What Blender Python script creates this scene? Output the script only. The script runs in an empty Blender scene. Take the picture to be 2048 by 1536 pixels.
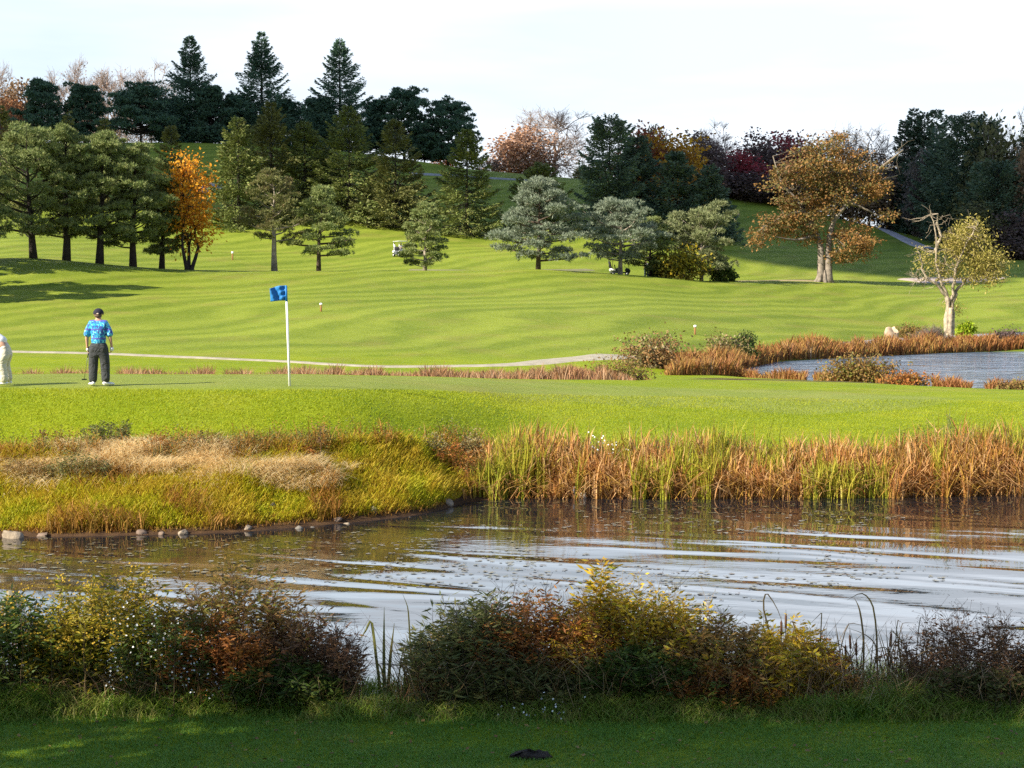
import bpy, math, numpy as np
from mathutils import Vector
R_ = math.radians
SUN_EL = 33.0; SUN_AZ = 30.0      # light travels towards +x, turned SUN_AZ degrees to +y
sc = bpy.context.scene
COL = sc.collection
# ------------------------------------------------------------------ camera
F = 3247.0; CX, CY = 1024.0, 768.0; ZC = 4.57
PITCH = math.atan((768 - 577) / F)
cam = bpy.data.cameras.new('camera'); cam.sensor_width = 36; cam.lens = 36 * F / 2048
cam.clip_start = 0.1; cam.clip_end = 6000
camo = bpy.data.objects.new('camera', cam); COL.objects.link(camo)
camo.location = (0, 0, ZC); camo.rotation_euler = (math.pi / 2 - PITCH, 0, 0)
sc.camera = camo
cp, sp = math.cos(PITCH), math.sin(PITCH)
def raydir(u, v):
    a = (u - CX) / F; b = (CY - v) / F
    d = np.array([a, cp + b * sp, -sp + b * cp]); return d / d[1]
def P(u, v, D): return np.array([0, 0, ZC]) + raydir(u, v) * D
def zat(v, D): return ZC - D * math.tan(PITCH + math.atan((v - CY) / F))
# ------------------------------------------------------------------ mesh helpers
class Geo:
    def __init__(s): s.V = []; s.q = []; s.t = []; s.qm = []; s.tm = []; s.n = 0
    def add(s, V, q=None, t=None, mi=0):
        V = np.asarray(V, dtype=np.float64).reshape(-1, 3)
        if q is not None and len(q): q = np.asarray(q, dtype=np.int64).reshape(-1, 4); s.q.append(q + s.n); s.qm.append(np.full(len(q), mi))
        if t is not None and len(t): t = np.asarray(t, dtype=np.int64).reshape(-1, 3); s.t.append(t + s.n); s.tm.append(np.full(len(t), mi))
        s.V.append(V); s.n += len(V); return s
    def mesh(s, name, mats, smooth=False):
        V = np.concatenate(s.V); q = np.concatenate(s.q) if s.q else np.zeros((0, 4), int); t = np.concatenate(s.t) if s.t else np.zeros((0, 3), int)
        mi = np.concatenate([*(s.qm or [np.zeros(0)]), *(s.tm or [np.zeros(0)])]).astype(np.int32)
        me = bpy.data.meshes.new(name)
        me.vertices.add(len(V)); me.vertices.foreach_set('co', V.astype(np.float32).ravel())
        nl = q.size + t.size; me.loops.add(nl)
        me.loops.foreach_set('vertex_index', np.concatenate([q.ravel(), t.ravel()]).astype(np.int32))
        me.polygons.add(len(q) + len(t))
        me.polygons.foreach_set('loop_start', np.concatenate([np.arange(len(q)) * 4, q.size + np.arange(len(t)) * 3]).astype(np.int32))
        if not isinstance(mats, (list, tuple)): mats = [mats]
        for m in mats: me.materials.append(m)
        me.polygons.foreach_set('material_index', mi)
        if smooth is True: me.polygons.foreach_set('use_smooth', np.ones(len(q) + len(t), bool))
        elif smooth is not False: me.polygons.foreach_set('use_smooth', np.isin(mi, smooth))
        me.update(calc_edges=True); me.validate(); return me
def link(name, me, parent=None, loc=None, rot=None):
    o = bpy.data.objects.new(name, me); COL.objects.link(o)
    if parent is not None: o.parent = parent
    if loc is not None: o.location = [float(c) for c in loc]
    if rot is not None: o.rotation_euler = rot
    return o
def tag(o, label=None, cat=None, group=None, kind=None):
    if label: o['label'] = label
    if cat: o['category'] = cat
    if group: o['group'] = group
    if kind: o['kind'] = kind
    return o
def thing(name, label, cat, loc=(0, 0, 0), rz=0, group=None):
    o = bpy.data.objects.new(name, None); COL.objects.link(o); o.empty_display_size = .3
    o.location = [float(c) for c in loc]; o.rotation_euler = (0, 0, rz); return tag(o, label, cat, group)
def part(name, geo, mats, parent, smooth=False, label=None):
    o = link(name, geo.mesh(name, mats, smooth), parent)
    if label: o['label'] = label
    return o
def tube(pts, rad, n=6, cap=True):
    pts = np.asarray(pts, float); m = len(pts); rad = np.broadcast_to(np.asarray(rad, float), (m,))
    T = np.gradient(pts, axis=0); T /= np.linalg.norm(T, axis=1)[:, None] + 1e-9
    ref = np.array([0.31, 0.17, .93]) if abs(T[:, 2]).mean() < .8 else np.array([1., .1, 0])
    A = np.cross(T, ref); A /= np.linalg.norm(A, axis=1)[:, None] + 1e-9; B = np.cross(T, A)
    th = np.arange(n) * 2 * math.pi / n
    V = pts[:, None, :] + rad[:, None, None] * (np.cos(th)[None, :, None] * A[:, None, :] + np.sin(th)[None, :, None] * B[:, None, :])
    V = V.reshape(-1, 3); q = []
    i = np.arange(m - 1)[:, None] * n; j = np.arange(n)[None, :]; k = (j + 1) % n
    q = np.stack([i + j, i + k, i + n + k, i + n + j], -1).reshape(-1, 4)
    t = None
    if cap:
        V = np.vstack([V, pts[0], pts[-1]]); c0 = m * n; jj = np.arange(n); kk = (jj + 1) % n
        t = np.vstack([np.stack([kk, jj, np.full(n, c0)], -1), np.stack([(m - 1) * n + jj, (m - 1) * n + kk, np.full(n, c0 + 1)], -1)])
    return V, q, t
def box(c, s, bev=0.0):
    c = np.array(c, float); h = np.array(s, float) / 2
    if bev <= 0:
        V = np.array([[x, y, z] for z in (-1, 1) for y in (-1, 1) for x in (-1, 1)]) * h + c
        return V, [[0, 2, 3, 1], [4, 5, 7, 6], [0, 1, 5, 4], [2, 6, 7, 3], [0, 4, 6, 2], [1, 3, 7, 5]], None
    b = min(bev, *(h * .9)); L = []
    for z, k in ((-h[2], b), (-h[2] + b, 0), (h[2] - b, 0), (h[2], b)):
        x, y = h[0] - k, h[1] - k; e = b * .7 if k == 0 else b * .4
        L += [[-x + e, -y, z], [x - e, -y, z], [x, -y + e, z], [x, y - e, z], [x - e, y, z], [-x + e, y, z], [-x, y - e, z], [-x, -y + e, z]]
    V = np.array(L) + c; q = []; t = []
    for r in range(3):
        for k in range(8): q.append([r * 8 + k, r * 8 + (k + 1) % 8, r * 8 + 8 + (k + 1) % 8, r * 8 + 8 + k])
    for o, s_ in ((0, -1), (24, 1)):
        for k in range(1, 7): t.append([o, o + k, o + k + 1] if s_ > 0 else [o, o + k + 1, o + k])
    return V, q, t
def lathe(prof, n=16):
    prof = np.asarray(prof, float); m = len(prof); th = np.arange(n) * 2 * math.pi / n
    V = np.stack([prof[:, None, 0] * np.cos(th), prof[:, None, 0] * np.sin(th), np.repeat(prof[:, 1:2], n, 1)], -1).reshape(-1, 3)
    i = np.arange(m - 1)[:, None] * n; j = np.arange(n)[None, :]; k = (j + 1) % n
    return V, np.stack([i + j, i + k, i + n + k, i + n + j], -1).reshape(-1, 4), None
def unit(a): return a / (np.linalg.norm(a, axis=-1, keepdims=True) + 1e-9)
def rnd_dirs(rng, n): return unit(rng.normal(size=(n, 3)))
def leaves(C, T, L, W, rng, N=None):
    """diamond leaves: base C, direction T, length L, width W"""
    n = len(C); T = unit(T); N = rnd_dirs(rng, n) if N is None else N
    S = unit(np.cross(T, N)); L = np.broadcast_to(L, (n,))[:, None]; W = np.broadcast_to(W, (n,))[:, None] / 2
    V = np.stack([C, C + T * L * .45 + S * W, C + T * L, C + T * L * .45 - S * W], 1).reshape(-1, 3)
    return V, np.arange(n * 4).reshape(n, 4), None
def blades(Pb, h, w, rng, lean=.3, bend=.5, az=None):
    """3-segment grass blades"""
    n = len(Pb); az = rng.uniform(0, 2 * math.pi, n) if az is None else az
    d = np.stack([np.cos(az), np.sin(az), np.zeros(n)], -1); a2 = rng.uniform(0, 2 * math.pi, n)
    s = np.stack([np.cos(a2), np.sin(a2), np.zeros(n)], -1)
    h = np.broadcast_to(h, (n,))[:, None]; w = np.broadcast_to(w, (n,))[:, None] / 2
    ln = np.broadcast_to(lean, (n,))[:, None]; bd = np.broadcast_to(bend, (n,))[:, None]; up = np.array([[0, 0, 1.]])
    p1 = Pb + up * h * .42 + d * h * ln * .32
    p2 = p1 + up * h * .32 * (1 - .35 * bd) + d * h * (ln * .35 + bd * .22)
    p3 = p2 + up * h * .26 * (1 - 1.5 * bd) + d * h * (ln * .33 + bd * .38)
    V = np.stack([Pb - s * w * .8, Pb + s * w * .8, p1 - s * w, p1 + s * w, p2 - s * w * .7, p2 + s * w * .7, p3], 1).reshape(-1, 3)
    b = np.arange(n)[:, None] * 7
    q = np.concatenate([b + np.array([[0, 1, 3, 2]]), b + np.array([[2, 3, 5, 4]])]); t = b + np.array([[4, 5, 6]])
    return V, q, t
# ------------------------------------------------------------------ smooth noise
def vnoise(x, y, seed=0):
    x = np.asarray(x, float); y = np.asarray(y, float)
    def h(i, j): 
        s = np.sin(i * 127.1 + j * 311.7 + seed * 74.7) * 43758.5453; return s - np.floor(s)
    i = np.floor(x); j = np.floor(y); f = x - i; g = y - j; f = f * f * (3 - 2 * f); g = g * g * (3 - 2 * g)
    return (h(i, j) * (1 - f) + h(i + 1, j) * f) * (1 - g) + (h(i, j + 1) * (1 - f) + h(i + 1, j + 1) * f) * g
# ------------------------------------------------------------------ materials
MATS = {}
def nodes(m):
    m.use_nodes = True; nt = m.node_tree; return nt, nt.nodes, nt.links
def bsdf(name, rgb, rough=.7, metal=0, spec=.3, noise=0, nscale=8, bump=0, bscale=40):
    if name in MATS: return MATS[name]
    m = bpy.data.materials.new(name); nt, N, L = nodes(m); b = N['Principled BSDF']
    b.inputs['Base Color'].default_value = (*rgb, 1); b.inputs['Roughness'].default_value = rough
    b.inputs['Metallic'].default_value = metal; b.inputs['Specular IOR Level'].default_value = spec
    if noise:
        tc = N.new('ShaderNodeTexCoord'); nz = N.new('ShaderNodeTexNoise'); nz.inputs['Scale'].default_value = nscale; nz.inputs['Detail'].default_value = 6
        L.new(tc.outputs['Object'], nz.inputs['Vector']); r = N.new('ShaderNodeValToRGB'); L.new(nz.outputs['Fac'], r.inputs['Fac'])
        r.color_ramp.elements[0].position = .3; r.color_ramp.elements[1].position = .7
        r.color_ramp.elements[0].color = (*[c * (1 - noise) for c in rgb], 1); r.color_ramp.elements[1].color = (*[min(1, c * (1 + noise)) for c in rgb], 1)
        L.new(r.outputs['Color'], b.inputs['Base Color'])
    if bump:
        tc = N.new('ShaderNodeTexCoord'); nz = N.new('ShaderNodeTexNoise'); nz.inputs['Scale'].default_value = bscale; nz.inputs['Detail'].default_value = 8
        L.new(tc.outputs['Object'], nz.inputs['Vector']); bp = N.new('ShaderNodeBump'); bp.inputs['Strength'].default_value = bump; bp.inputs['Distance'].default_value = .05
        L.new(nz.outputs['Fac'], bp.inputs['Height']); L.new(bp.outputs['Normal'], b.inputs['Normal'])
    MATS[name] = m; return m
def foliage(name, cols, trans=.3, rough=.65, clump=.0, nscale=1.0, spec=.25):
    """leaf material: a random colour of the list per leaf, shifted in patches by a soft noise"""
    if name in MATS: return MATS[name]
    m = bpy.data.materials.new(name); nt, N, L = nodes(m); b = N['Principled BSDF']; out = N['Material Output']
    g = N.new('ShaderNodeNewGeometry'); r = N.new('ShaderNodeValToRGB'); cr = r.color_ramp; cr.interpolation = 'LINEAR'
    k = len(cols)
    while len(cr.elements) < k: cr.elements.new(.5)
    for i, c in enumerate(cols): cr.elements[i].position = i / max(1, k - 1); cr.elements[i].color = (*c, 1)
    if clump:
        tc = N.new('ShaderNodeTexCoord'); nz = N.new('ShaderNodeTexNoise'); nz.inputs['Scale'].default_value = nscale; nz.inputs['Detail'].default_value = 2
        L.new(tc.outputs['Object'], nz.inputs['Vector'])
        mp = N.new('ShaderNodeMapRange'); mp.inputs['From Min'].default_value = .3; mp.inputs['From Max'].default_value = .7
        L.new(nz.outputs['Fac'], mp.inputs['Value'])
        mx = N.new('ShaderNodeMix'); mx.inputs['Factor'].default_value = clump
        L.new(g.outputs['Random Per Island'], mx.inputs['A']); L.new(mp.outputs['Result'], mx.inputs['B']); L.new(mx.outputs['Result'], r.inputs['Fac'])
    else: L.new(g.outputs['Random Per Island'], r.inputs['Fac'])
    L.new(r.outputs['Color'], b.inputs['Base Color']); b.inputs['Roughness'].default_value = rough; b.inputs['Specular IOR Level'].default_value = spec
    if trans:
        tr = N.new('ShaderNodeBsdfTranslucent'); L.new(r.outputs['Color'], tr.inputs['Color'])
        ms = N.new('ShaderNodeMixShader'); ms.inputs[0].default_value = trans
        L.new(b.outputs[0], ms.inputs[1]); L.new(tr.outputs[0], ms.inputs[2]); L.new(ms.outputs[0], out.inputs['Surface'])
    MATS[name] = m; return m
BARK = lambda: bsdf('bark_brown', (.09, .065, .045), .9, noise=.5, nscale=3, bump=.6, bscale=12)
BARKG = lambda: bsdf('bark_grey', (.30, .25, .20), .9, noise=.4, nscale=2, bump=.6, bscale=10)
BARKD = lambda: bsdf('bark_dark', (.045, .035, .03), .9, noise=.4, nscale=3, bump=.5, bscale=12)
# ------------------------------------------------------------------ terrain
def pchip(xk, yk, x):
    xk = np.asarray(xk, float); yk = np.asarray(yk, float); h = np.diff(xk); d = np.diff(yk) / h; m = np.zeros(len(xk))
    for i in range(1, len(xk) - 1):
        if d[i - 1] * d[i] > 0:
            w1 = 2 * h[i] + h[i - 1]; w2 = h[i] + 2 * h[i - 1]; m[i] = (w1 + w2) / (w1 / d[i - 1] + w2 / d[i])
    m[0] = d[0]; m[-1] = d[-1]
    x = np.clip(x, xk[0], xk[-1]); i = np.clip(np.searchsorted(xk, x) - 1, 0, len(h) - 1); t = (x - xk[i]) / h[i]; H = h[i]
    return (1 + 2 * t) * (1 - t) ** 2 * yk[i] + t * (1 - t) ** 2 * H * m[i] + t * t * (3 - 2 * t) * yk[i + 1] + t * t * (t - 1) * H * m[i + 1]
UK = [-700, 0, 400, 640, 850, 960, 1050, 1250, 1450, 1560, 1650, 1850, 2048, 2800]
def dv(*pairs):   # (D, v) per column of UK[1:13] -> (D list, z list)
    p = [pairs[0]] + list(pairs) + [pairs[-1]]
    return [a for a, b in p], [zat(b, a) for a, b in p]
def dz(*pairs):
    p = [pairs[0]] + list(pairs) + [pairs[-1]]
    return [a for a, b in p], [b for a, b in p]
def mixk(*pairs):   # entries (D, ('v', v)) or (D, z)
    p = [pairs[0]] + list(pairs) + [pairs[-1]]
    return [a for a, b in p], [zat(b[1], a) if isinstance(b, tuple) else b for a, b in p]
V_ = lambda v: ('v', v)
KN = []
for D, z in ((-60, 5.5), (-30, 4.2), (0, 2.9), (5, 1.5), (8, .9), (12, .4), (14.5, .2), (17, .13), (17.9, .06), (18.5, -.14), (20.5, -.7), (26, -.8)):
    KN.append(([D] * len(UK), [z] * len(UK)))
SHORE = [29.8, 30.2, 31.3, 32.9, 35.0, 35.3, 35.3, 35.3, 35.4, 35.4, 35.6, 35.9]
KN.append(dz(*[(d - 1.6, -.4) for d in SHORE])); KN.append(dz(*[(d, 0.03) for d in SHORE]))
KN.append(dv((33, 905), (33, 905), (33.5, 912), (36, 884), (37.8, 882), (38.5, 882), (38.5, 882), (38.5, 884), (38.5, 884), (38.5, 884), (38.5, 884), (38.5, 884)))
KN.append(dv((36.7, 790), (36.9, 790), (37.4, 790), (39.5, 802), (41.5, 806), (43, 814), (44, 822), (45, 826), (46, 828), (46, 830), (46, 830), (45, 830)))
KN.append(dv((38.5, 768), (38.5, 769), (39.2, 771), (43, 775), (45, 779), (47, 784), (50, 788), (52, 790), (52, 792), (52, 793), (52, 796), (51, 800)))
KN.append(dv((47, 748), (47, 748), (48, 749), (52, 753), (54, 757), (55, 760), (57, 763), (60, 766), (62, 767), (62, 768), (62, 774), (60, 781)))
KN.append(dz((64, .6), (64, .6), (64, .6), (64, .6), (65, .6), (66, .65), (68, .65), (76, .45), (77, .25), (76, .2), (72, .2), (68, .2)))
KN.append(dz((75, .65), (75, .65), (75, .6), (75, .55), (75, .55), (76, .6), (78, .65), (86, .12), (83, -.4), (82, -.5), (78, -.5), (75, -.5)))
KN.append(dz((82, .8), (80, .68), (79, .6), (79, .53), (80, .55), (81, .6), (83, .7), (92, .12), (97, -.4), (101, -.5), (110, -.5), (114, -.5)))
KN.append(mixk((92, V_(703)), (88, V_(716)), (85, V_(727)), (84, V_(733)), (86, V_(729)), (88, V_(723)), (92, V_(711)), (101, .35), (104, .25), (107.5, .2), (116, .2), (120, .2)))
KN.append(dv((112, 645), (112, 648), (116, 626), (116, 628), (118, 626), (118, 628), (122, 630), (128, 642), (132, 646), (136, 650), (138, 667), (140, 668)))
KN.append(dv((133, 578), (135, 585), (138, 576), (140, 578), (142, 578), (142, 578), (146, 585), (152, 597), (156, 602), (160, 605), (165, 608), (168, 605)))
KN.append(dv((150, 515), (158, 541), (162, 543), (165, 542), (166, 539), (167, 537), (172, 551), (178, 564), (184, 564), (190, 563), (196, 568), (200, 560)))
KN.append(dv((160, 521), (168, 545), (171, 547), (173, 546), (174, 543), (176, 541), (181, 555), (188, 562), (194, 558), (202, 553), (208, 556), (212, 549)))
KN.append(dv((185, 485), (190, 512), (194, 514), (196, 511), (197, 512), (198, 512), (202, 515), (206, 530), (212, 530), (216, 530), (226, 525), (235, 525)))
KN.append(dv((215, 455), (222, 455), (225, 447), (225, 465), (225, 473), (228, 470), (228, 462), (230, 480), (235, 490), (240, 500), (250, 500), (262, 515)))
KN.append(dv((300, 288), (300, 288), (300, 300), (300, 325), (300, 342), (300, 350), (300, 368), (300, 386), (300, 403), (298, 430), (295, 475), (300, 505)))
z15 = KN[-1][1]
KN.append(([345] * len(UK), [z + .8 for z in z15])); KN.append(([1600] * len(UK), [z - 22 for z in z15]))
UT = np.linspace(-700, 2800, 176); DT = np.concatenate([np.linspace(-60, 16, 60), np.linspace(16.2, 60, 300), np.linspace(60.5, 130, 140), np.linspace(131, 345, 180), np.linspace(360, 1600, 30)])
KD = np.array([pchip(UK, k[0], UT) for k in KN]); KZ = np.array([pchip(UK, k[1], UT) for k in KN])
TAB = np.array([pchip(KD[:, i], KZ[:, i], DT) for i in range(len(UT))])
# light smoothing across u
for _ in range(2): TAB[1:-1] = .25 * TAB[:-2] + .5 * TAB[1:-1] + .25 * TAB[2:]
def G(x, y):
    x = np.asarray(x, float); y = np.asarray(y, float)
    u = np.clip(CX + F * x / np.maximum(y, 9), UT[0], UT[-1] - 1e-3); D = np.clip(y, DT[0], DT[-1] - 1e-3)
    fi = (u - UT[0]) / (UT[1] - UT[0]); i = np.floor(fi).astype(int); fi = fi - i
    j = np.clip(np.searchsorted(DT, D, side='right') - 1, 0, len(DT) - 2); fj = (D - DT[j]) / (DT[j + 1] - DT[j])
    z = (TAB[i, j] * (1 - fi) + TAB[i + 1, j] * fi) * (1 - fj) + (TAB[i, j + 1] * (1 - fi) + TAB[i + 1, j + 1] * fi) * fj
    amp = np.clip((y - 95) / 80, 0, 1) * .28
    return z + amp * (vnoise(x / 13, y / 17, 3) - .5) + .03 * np.clip((y - 35.5) / 3, 0, 1) * (vnoise(x / 2.1, y / 2.6, 5) - .5)
def at(u, D, dzz=0.0):
    x = (u - CX) / F * D; return np.array([x, D, float(G(x, D)) + dzz])
def hit(u, v, D0, D1, n=1500):
    D = np.linspace(D0, D1, n); d = raydir(u, v); zr = ZC + d[2] * D; zg = G(d[0] * D, D); k = np.nonzero(zg >= zr)[0]
    if not len(k): k = [int(np.argmin(zr - zg))]
    return np.array([d[0] * D[k[0]], D[k[0]], zg[k[0]]])
rows = np.concatenate([np.linspace(-60, 10, 36), np.linspace(10.4, 30, 60), np.linspace(30.2, 62, 150), np.linspace(62.6, 130, 130), np.linspace(131, 310, 180), np.linspace(315, 360, 12), np.array([400, 480, 600, 800, 1100, 1599])])
s = np.linspace(-1, 1, 361); s = np.sign(s) * (.55 * np.abs(s) + .45 * np.abs(s) ** 3)
X = s[None, :] * (28 + .8 * np.maximum(rows, 0))[:, None]; Y = np.repeat(rows[:, None], len(s), 1); Z = G(X, Y)
nr, nc = X.shape
gq = (np.arange(nr - 1)[:, None] * nc + np.arange(nc - 1)[None, :]).reshape(-1)
gg = Geo().add(np.stack([X, Y, Z], -1), np.stack([gq, gq + 1, gq + nc + 1, gq + nc], -1))
# zones: x = closely mown putting surface, y = wild rough / bank soil, z = mown fairway stripes
Uq = CX + F * X / np.maximum(Y, 9)
def kd(k): return np.interp(np.clip(Uq, -700, 2800), UT, KD[k])
def ss(a, b, x): t = np.clip((x - a) / (b - a), 0, 1); return t * t * (3 - 2 * t)
d3 = kd(16); d4 = kd(17); sh = kd(13)
nzz = (vnoise(X / 1.6, Y / 1.6, 8) - .5)
fr = np.interp(Uq, [0, 900, 1100, 1300, 1600, 1800, 1950], [0, 0, -1.8, -4, -5.0, -3.5, 0])
green = ss(-.5, .5, Y - (d3 - .9 + fr)) * (1 - ss(-.8, .8, Y - (d4 - .6 + np.interp(Uq, [0, 1100, 1500, 1900], [0, 0, -5, -9])))) * (1 - ss(1850, 1960, Uq))
rough = ss(-1, 0, Y - (sh - .6)) * (1 - ss(1.2 , 2.2 , Y - sh - np.interp(Uq, [0, 700, 850, 960], [1.8, 1.6, 1.0, .6]) + nzz)) + (1 - ss(17.0, 17.6, Y)) * ss(16.6, 17.0, Y) * .6
ditch = ss(-1, 1, Y - (d4 + 4)) * (1 - ss(66, 74, Y + nzz * 4)) + ss(0, 1, .22 - Z) * ss(62, 66, Y) * (1 - ss(118, 126, Y))
fair = ss(86, 98, Y)
me = gg.mesh('ground', [None], True)
ca = me.color_attributes.new('zone', 'FLOAT_COLOR', 'POINT')
ca.data.foreach_set('color', np.stack([green, np.clip(rough + ditch, 0, 1), fair, np.ones_like(fair)], -1).astype(np.float32).ravel())
ground = tag(link('ground', me), 'rolling mown grass of a golf course rising to a hill', 'ground', kind='structure')
# ---- ground material
m = bpy.data.materials.new('mown_grass'); nt, N, L = nodes(m); b = N['Principled BSDF']; me.materials.clear(); me.materials.append(m)
b.inputs['Roughness'].default_value = .85; b.inputs['Specular IOR Level'].default_value = .12
tc = N.new('ShaderNodeTexCoord'); at_ = N.new('ShaderNodeAttribute'); at_.attribute_name = 'zone'; sx = N.new('ShaderNodeSeparateColor'); L.new(at_.outputs['Color'], sx.inputs[0])
def noise(scale, detail=4, vec=None, rough=.6):
    n = N.new('ShaderNodeTexNoise'); n.inputs['Scale'].default_value = scale; n.inputs['Detail'].default_value = detail; n.inputs['Roughness'].default_value = rough
    L.new(vec if vec is not None else tc.outputs['Object'], n.inputs['Vector']); return n.outputs['Fac']
def math_(op, a, b_=None, c=None, clamp=False):
    n = N.new('ShaderNodeMath'); n.operation = op; n.use_clamp = clamp
    for i, x in enumerate((a, b_, c)):
        if x is None: continue
        if isinstance(x, (int, float)): n.inputs[i].default_value = x
        else: L.new(x, n.inputs[i])
    return n.outputs[0]
def mixc(f, a, b_, mode='MIX'):
    n = N.new('ShaderNodeMix'); n.data_type = 'RGBA'; n.blend_type = mode
    for i, x in ((0, f), (6, a), (7, b_)):
        if isinstance(x, (int, float)): n.inputs[i].default_value = x
        elif isinstance(x, tuple): n.inputs[i].default_value = (*x, 1)
        else: L.new(x, n.inputs[i])
    return n.outputs[2]
def rng_(x, a, b_, c=0., d=1.):
    n = N.new('ShaderNodeMapRange'); n.inputs[1].default_value = a; n.inputs[2].default_value = b_; n.inputs[3].default_value = c; n.inputs[4].default_value = d; L.new(x, n.inputs[0]); return n.outputs[0]
big = noise(.06, 3); mid = noise(.55, 5); fine = noise(9, 6, rough=.75); vfine = noise(38, 5, rough=.8)
GC = dict(rough1=(.165, .225, .004), rough2=(.24, .28, .009), fair1=(.095, .142, .007), fair2=(.235, .278, .030), green=(.19, .245, .035), wild=(.10, .075, .03))
base = mixc(rng_(mid, .35, .65), GC['rough1'], GC['rough2'])
# mowing bands
sep = N.new('ShaderNodeSeparateXYZ'); L.new(tc.outputs['Object'], sep.inputs[0])
warp = noise(.018, 2); warp2 = noise(.07, 2)
co = math_('ADD', math_('MULTIPLY', sep.outputs[0], -.80), math_('MULTIPLY', sep.outputs[1], .58)); co = math_('ADD', co, math_('MULTIPLY', warp, 30)); co = math_('ADD', co, math_('MULTIPLY', warp2, 7)); co = math_('ADD', co, math_('MULTIPLY', mid, 1.5))
band = math_('SINE', math_('MULTIPLY', co, 1.5)); band = rng_(band, -.7, .7)
band2 = rng_(math_('SINE', math_('MULTIPLY', co, .62)), -.8, .8)
bandv = math_('ADD', math_('MULTIPLY', band, .50), math_('MULTIPLY', band2, .20)); bandv = math_('ADD', bandv, math_('MULTIPLY', rng_(mid, .3, .7), .22)); bandv = math_('ADD', bandv, math_('MULTIPLY', rng_(big, .35, .65), .34))
grain = noise(2.0, 7, rough=.8); bandv = math_('ADD', math_('MULTIPLY', bandv, .76), math_('MULTIPLY', rng_(grain, .40, .60), .28))
fcol = mixc(bandv, GC['fair1'], GC['fair2'])
base = mixc(sx.outputs[2], base, fcol)
base = mixc(sx.outputs[0], base, mixc(rng_(mid, .3, .7), (.18, .225, .028), (.24, .27, .05)))
base = mixc(math_('MULTIPLY', rng_(fine, .35, .7), .45), base, mixc(1.0, base, (.55, .62, .5), 'MULTIPLY'))
base = mixc(math_('MULTIPLY', rng_(vfine, .45, .75), .5), base, mixc(1.0, base, (1.55, 1.4, 1.6), 'MULTIPLY'))
dry = math_('MULTIPLY', rng_(noise(.22, 6), .52, .70), .45)
base = mixc(dry, base, (.24, .20, .05))
wild = mixc(rng_(noise(2.5, 5), .35, .65), (.05, .028, .016), (.10, .055, .026))
base = mixc(sx.outputs[1], base, wild)
L.new(base, b.inputs['Base Color'])
bp = N.new('ShaderNodeBump'); bp.inputs['Strength'].default_value = .6; bp.inputs['Distance'].default_value = .06
L.new(math_('ADD', fine, math_('MULTIPLY', vfine, .6)), bp.inputs['Height']); L.new(bp.outputs['Normal'], b.inputs['Normal'])
# ------------------------------------------------------------------ water
def water_mat(name, deep, scale, dist, ang, rough=.03, rip=1.0):
    m = bpy.data.materials.new(name); nt, N, L = nodes(m); b = N['Principled BSDF']
    b.inputs['Base Color'].default_value = (*deep, 1); b.inputs['Roughness'].default_value = rough; b.inputs['IOR'].default_value = 2.1; b.inputs['Specular IOR Level'].default_value = .5
    tc = N.new('ShaderNodeTexCoord'); mr_ = N.new('ShaderNodeMapping'); mr_.inputs['Rotation'].default_value = (0, 0, ang); L.new(tc.outputs['Object'], mr_.inputs['Vector']); mp = N.new('ShaderNodeMapping'); mp.inputs['Scale'].default_value = (.27 * scale, 1. * scale, 1)
    L.new(mr_.outputs[0], mp.inputs['Vector'])
    a = N.new('ShaderNodeTexNoise'); a.inputs['Scale'].default_value = .82; a.inputs['Detail'].default_value = 1.3; a.inputs['Roughness'].default_value = .38; a.inputs['Distortion'].default_value = .9; L.new(mp.outputs[0], a.inputs['Vector'])
    mp2 = N.new('ShaderNodeMapping'); mp2.inputs['Scale'].default_value = (.45, 1.0, 1); L.new(tc.outputs['Object'], mp2.inputs['Vector'])
    c = N.new('ShaderNodeTexNoise'); c.inputs['Scale'].default_value = 7; c.inputs['Detail'].default_value = 3; L.new(mp2.outputs[0], c.inputs['Vector'])
    pm = N.new('ShaderNodeTexNoise'); pm.inputs['Scale'].default_value = .22; pm.inputs['Detail'].default_value = 3; L.new(tc.outputs['Object'], pm.inputs['Vector'])
    pr = N.new('ShaderNodeMapRange'); pr.inputs[1].default_value = .42; pr.inputs[2].default_value = .62; L.new(pm.outputs['Fac'], pr.inputs[0])
    mu = N.new('ShaderNodeMath'); mu.operation = 'MULTIPLY'; L.new(c.outputs['Fac'], mu.inputs[0]); L.new(pr.outputs[0], mu.inputs[1])
    mu2 = N.new('ShaderNodeMath'); mu2.operation = 'MULTIPLY_ADD'; mu2.inputs[1].default_value = .10 * rip; L.new(mu.outputs[0], mu2.inputs[0]); L.new(a.outputs['Fac'], mu2.inputs[2])
    bp = N.new('ShaderNodeBump'); bp.inputs['Strength'].default_value = 1; bp.inputs['Distance'].default_value = dist; L.new(mu2.outputs[0], bp.inputs['Height']); L.new(bp.outputs[0], b.inputs['Normal'])
    return m
def sheet(name, x0, x1, y0, y1, z, mat, label):
    nx, ny = 20, 20; xx, yy = np.meshgrid(np.linspace(x0, x1, nx), np.linspace(y0, y1, ny)); i = (np.arange(ny - 1)[:, None] * nx + np.arange(nx - 1)).reshape(-1)
    g = Geo().add(np.stack([xx, yy, np.full_like(xx, z)], -1), np.stack([i, i + 1, i + nx + 1, i + nx], -1))
    return tag(link(name, g.mesh(name, mat)), label, 'water', kind='structure')
sheet('pond_water', -34, 34, 17.2, 37, 0, water_mat('pond_water', (.010, .012, .016), .95, .055, R_(22)), 'rippled near pond reflecting pale sky and brown reeds')
sheet('far_pond_water', 8, 105, 66, 124, 0, water_mat('far_pond_water', (.10, .145, .20), 1.3, .5, R_(3), .12, 2.5), 'blue wind-ruffled pond beyond the putting green')
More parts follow.
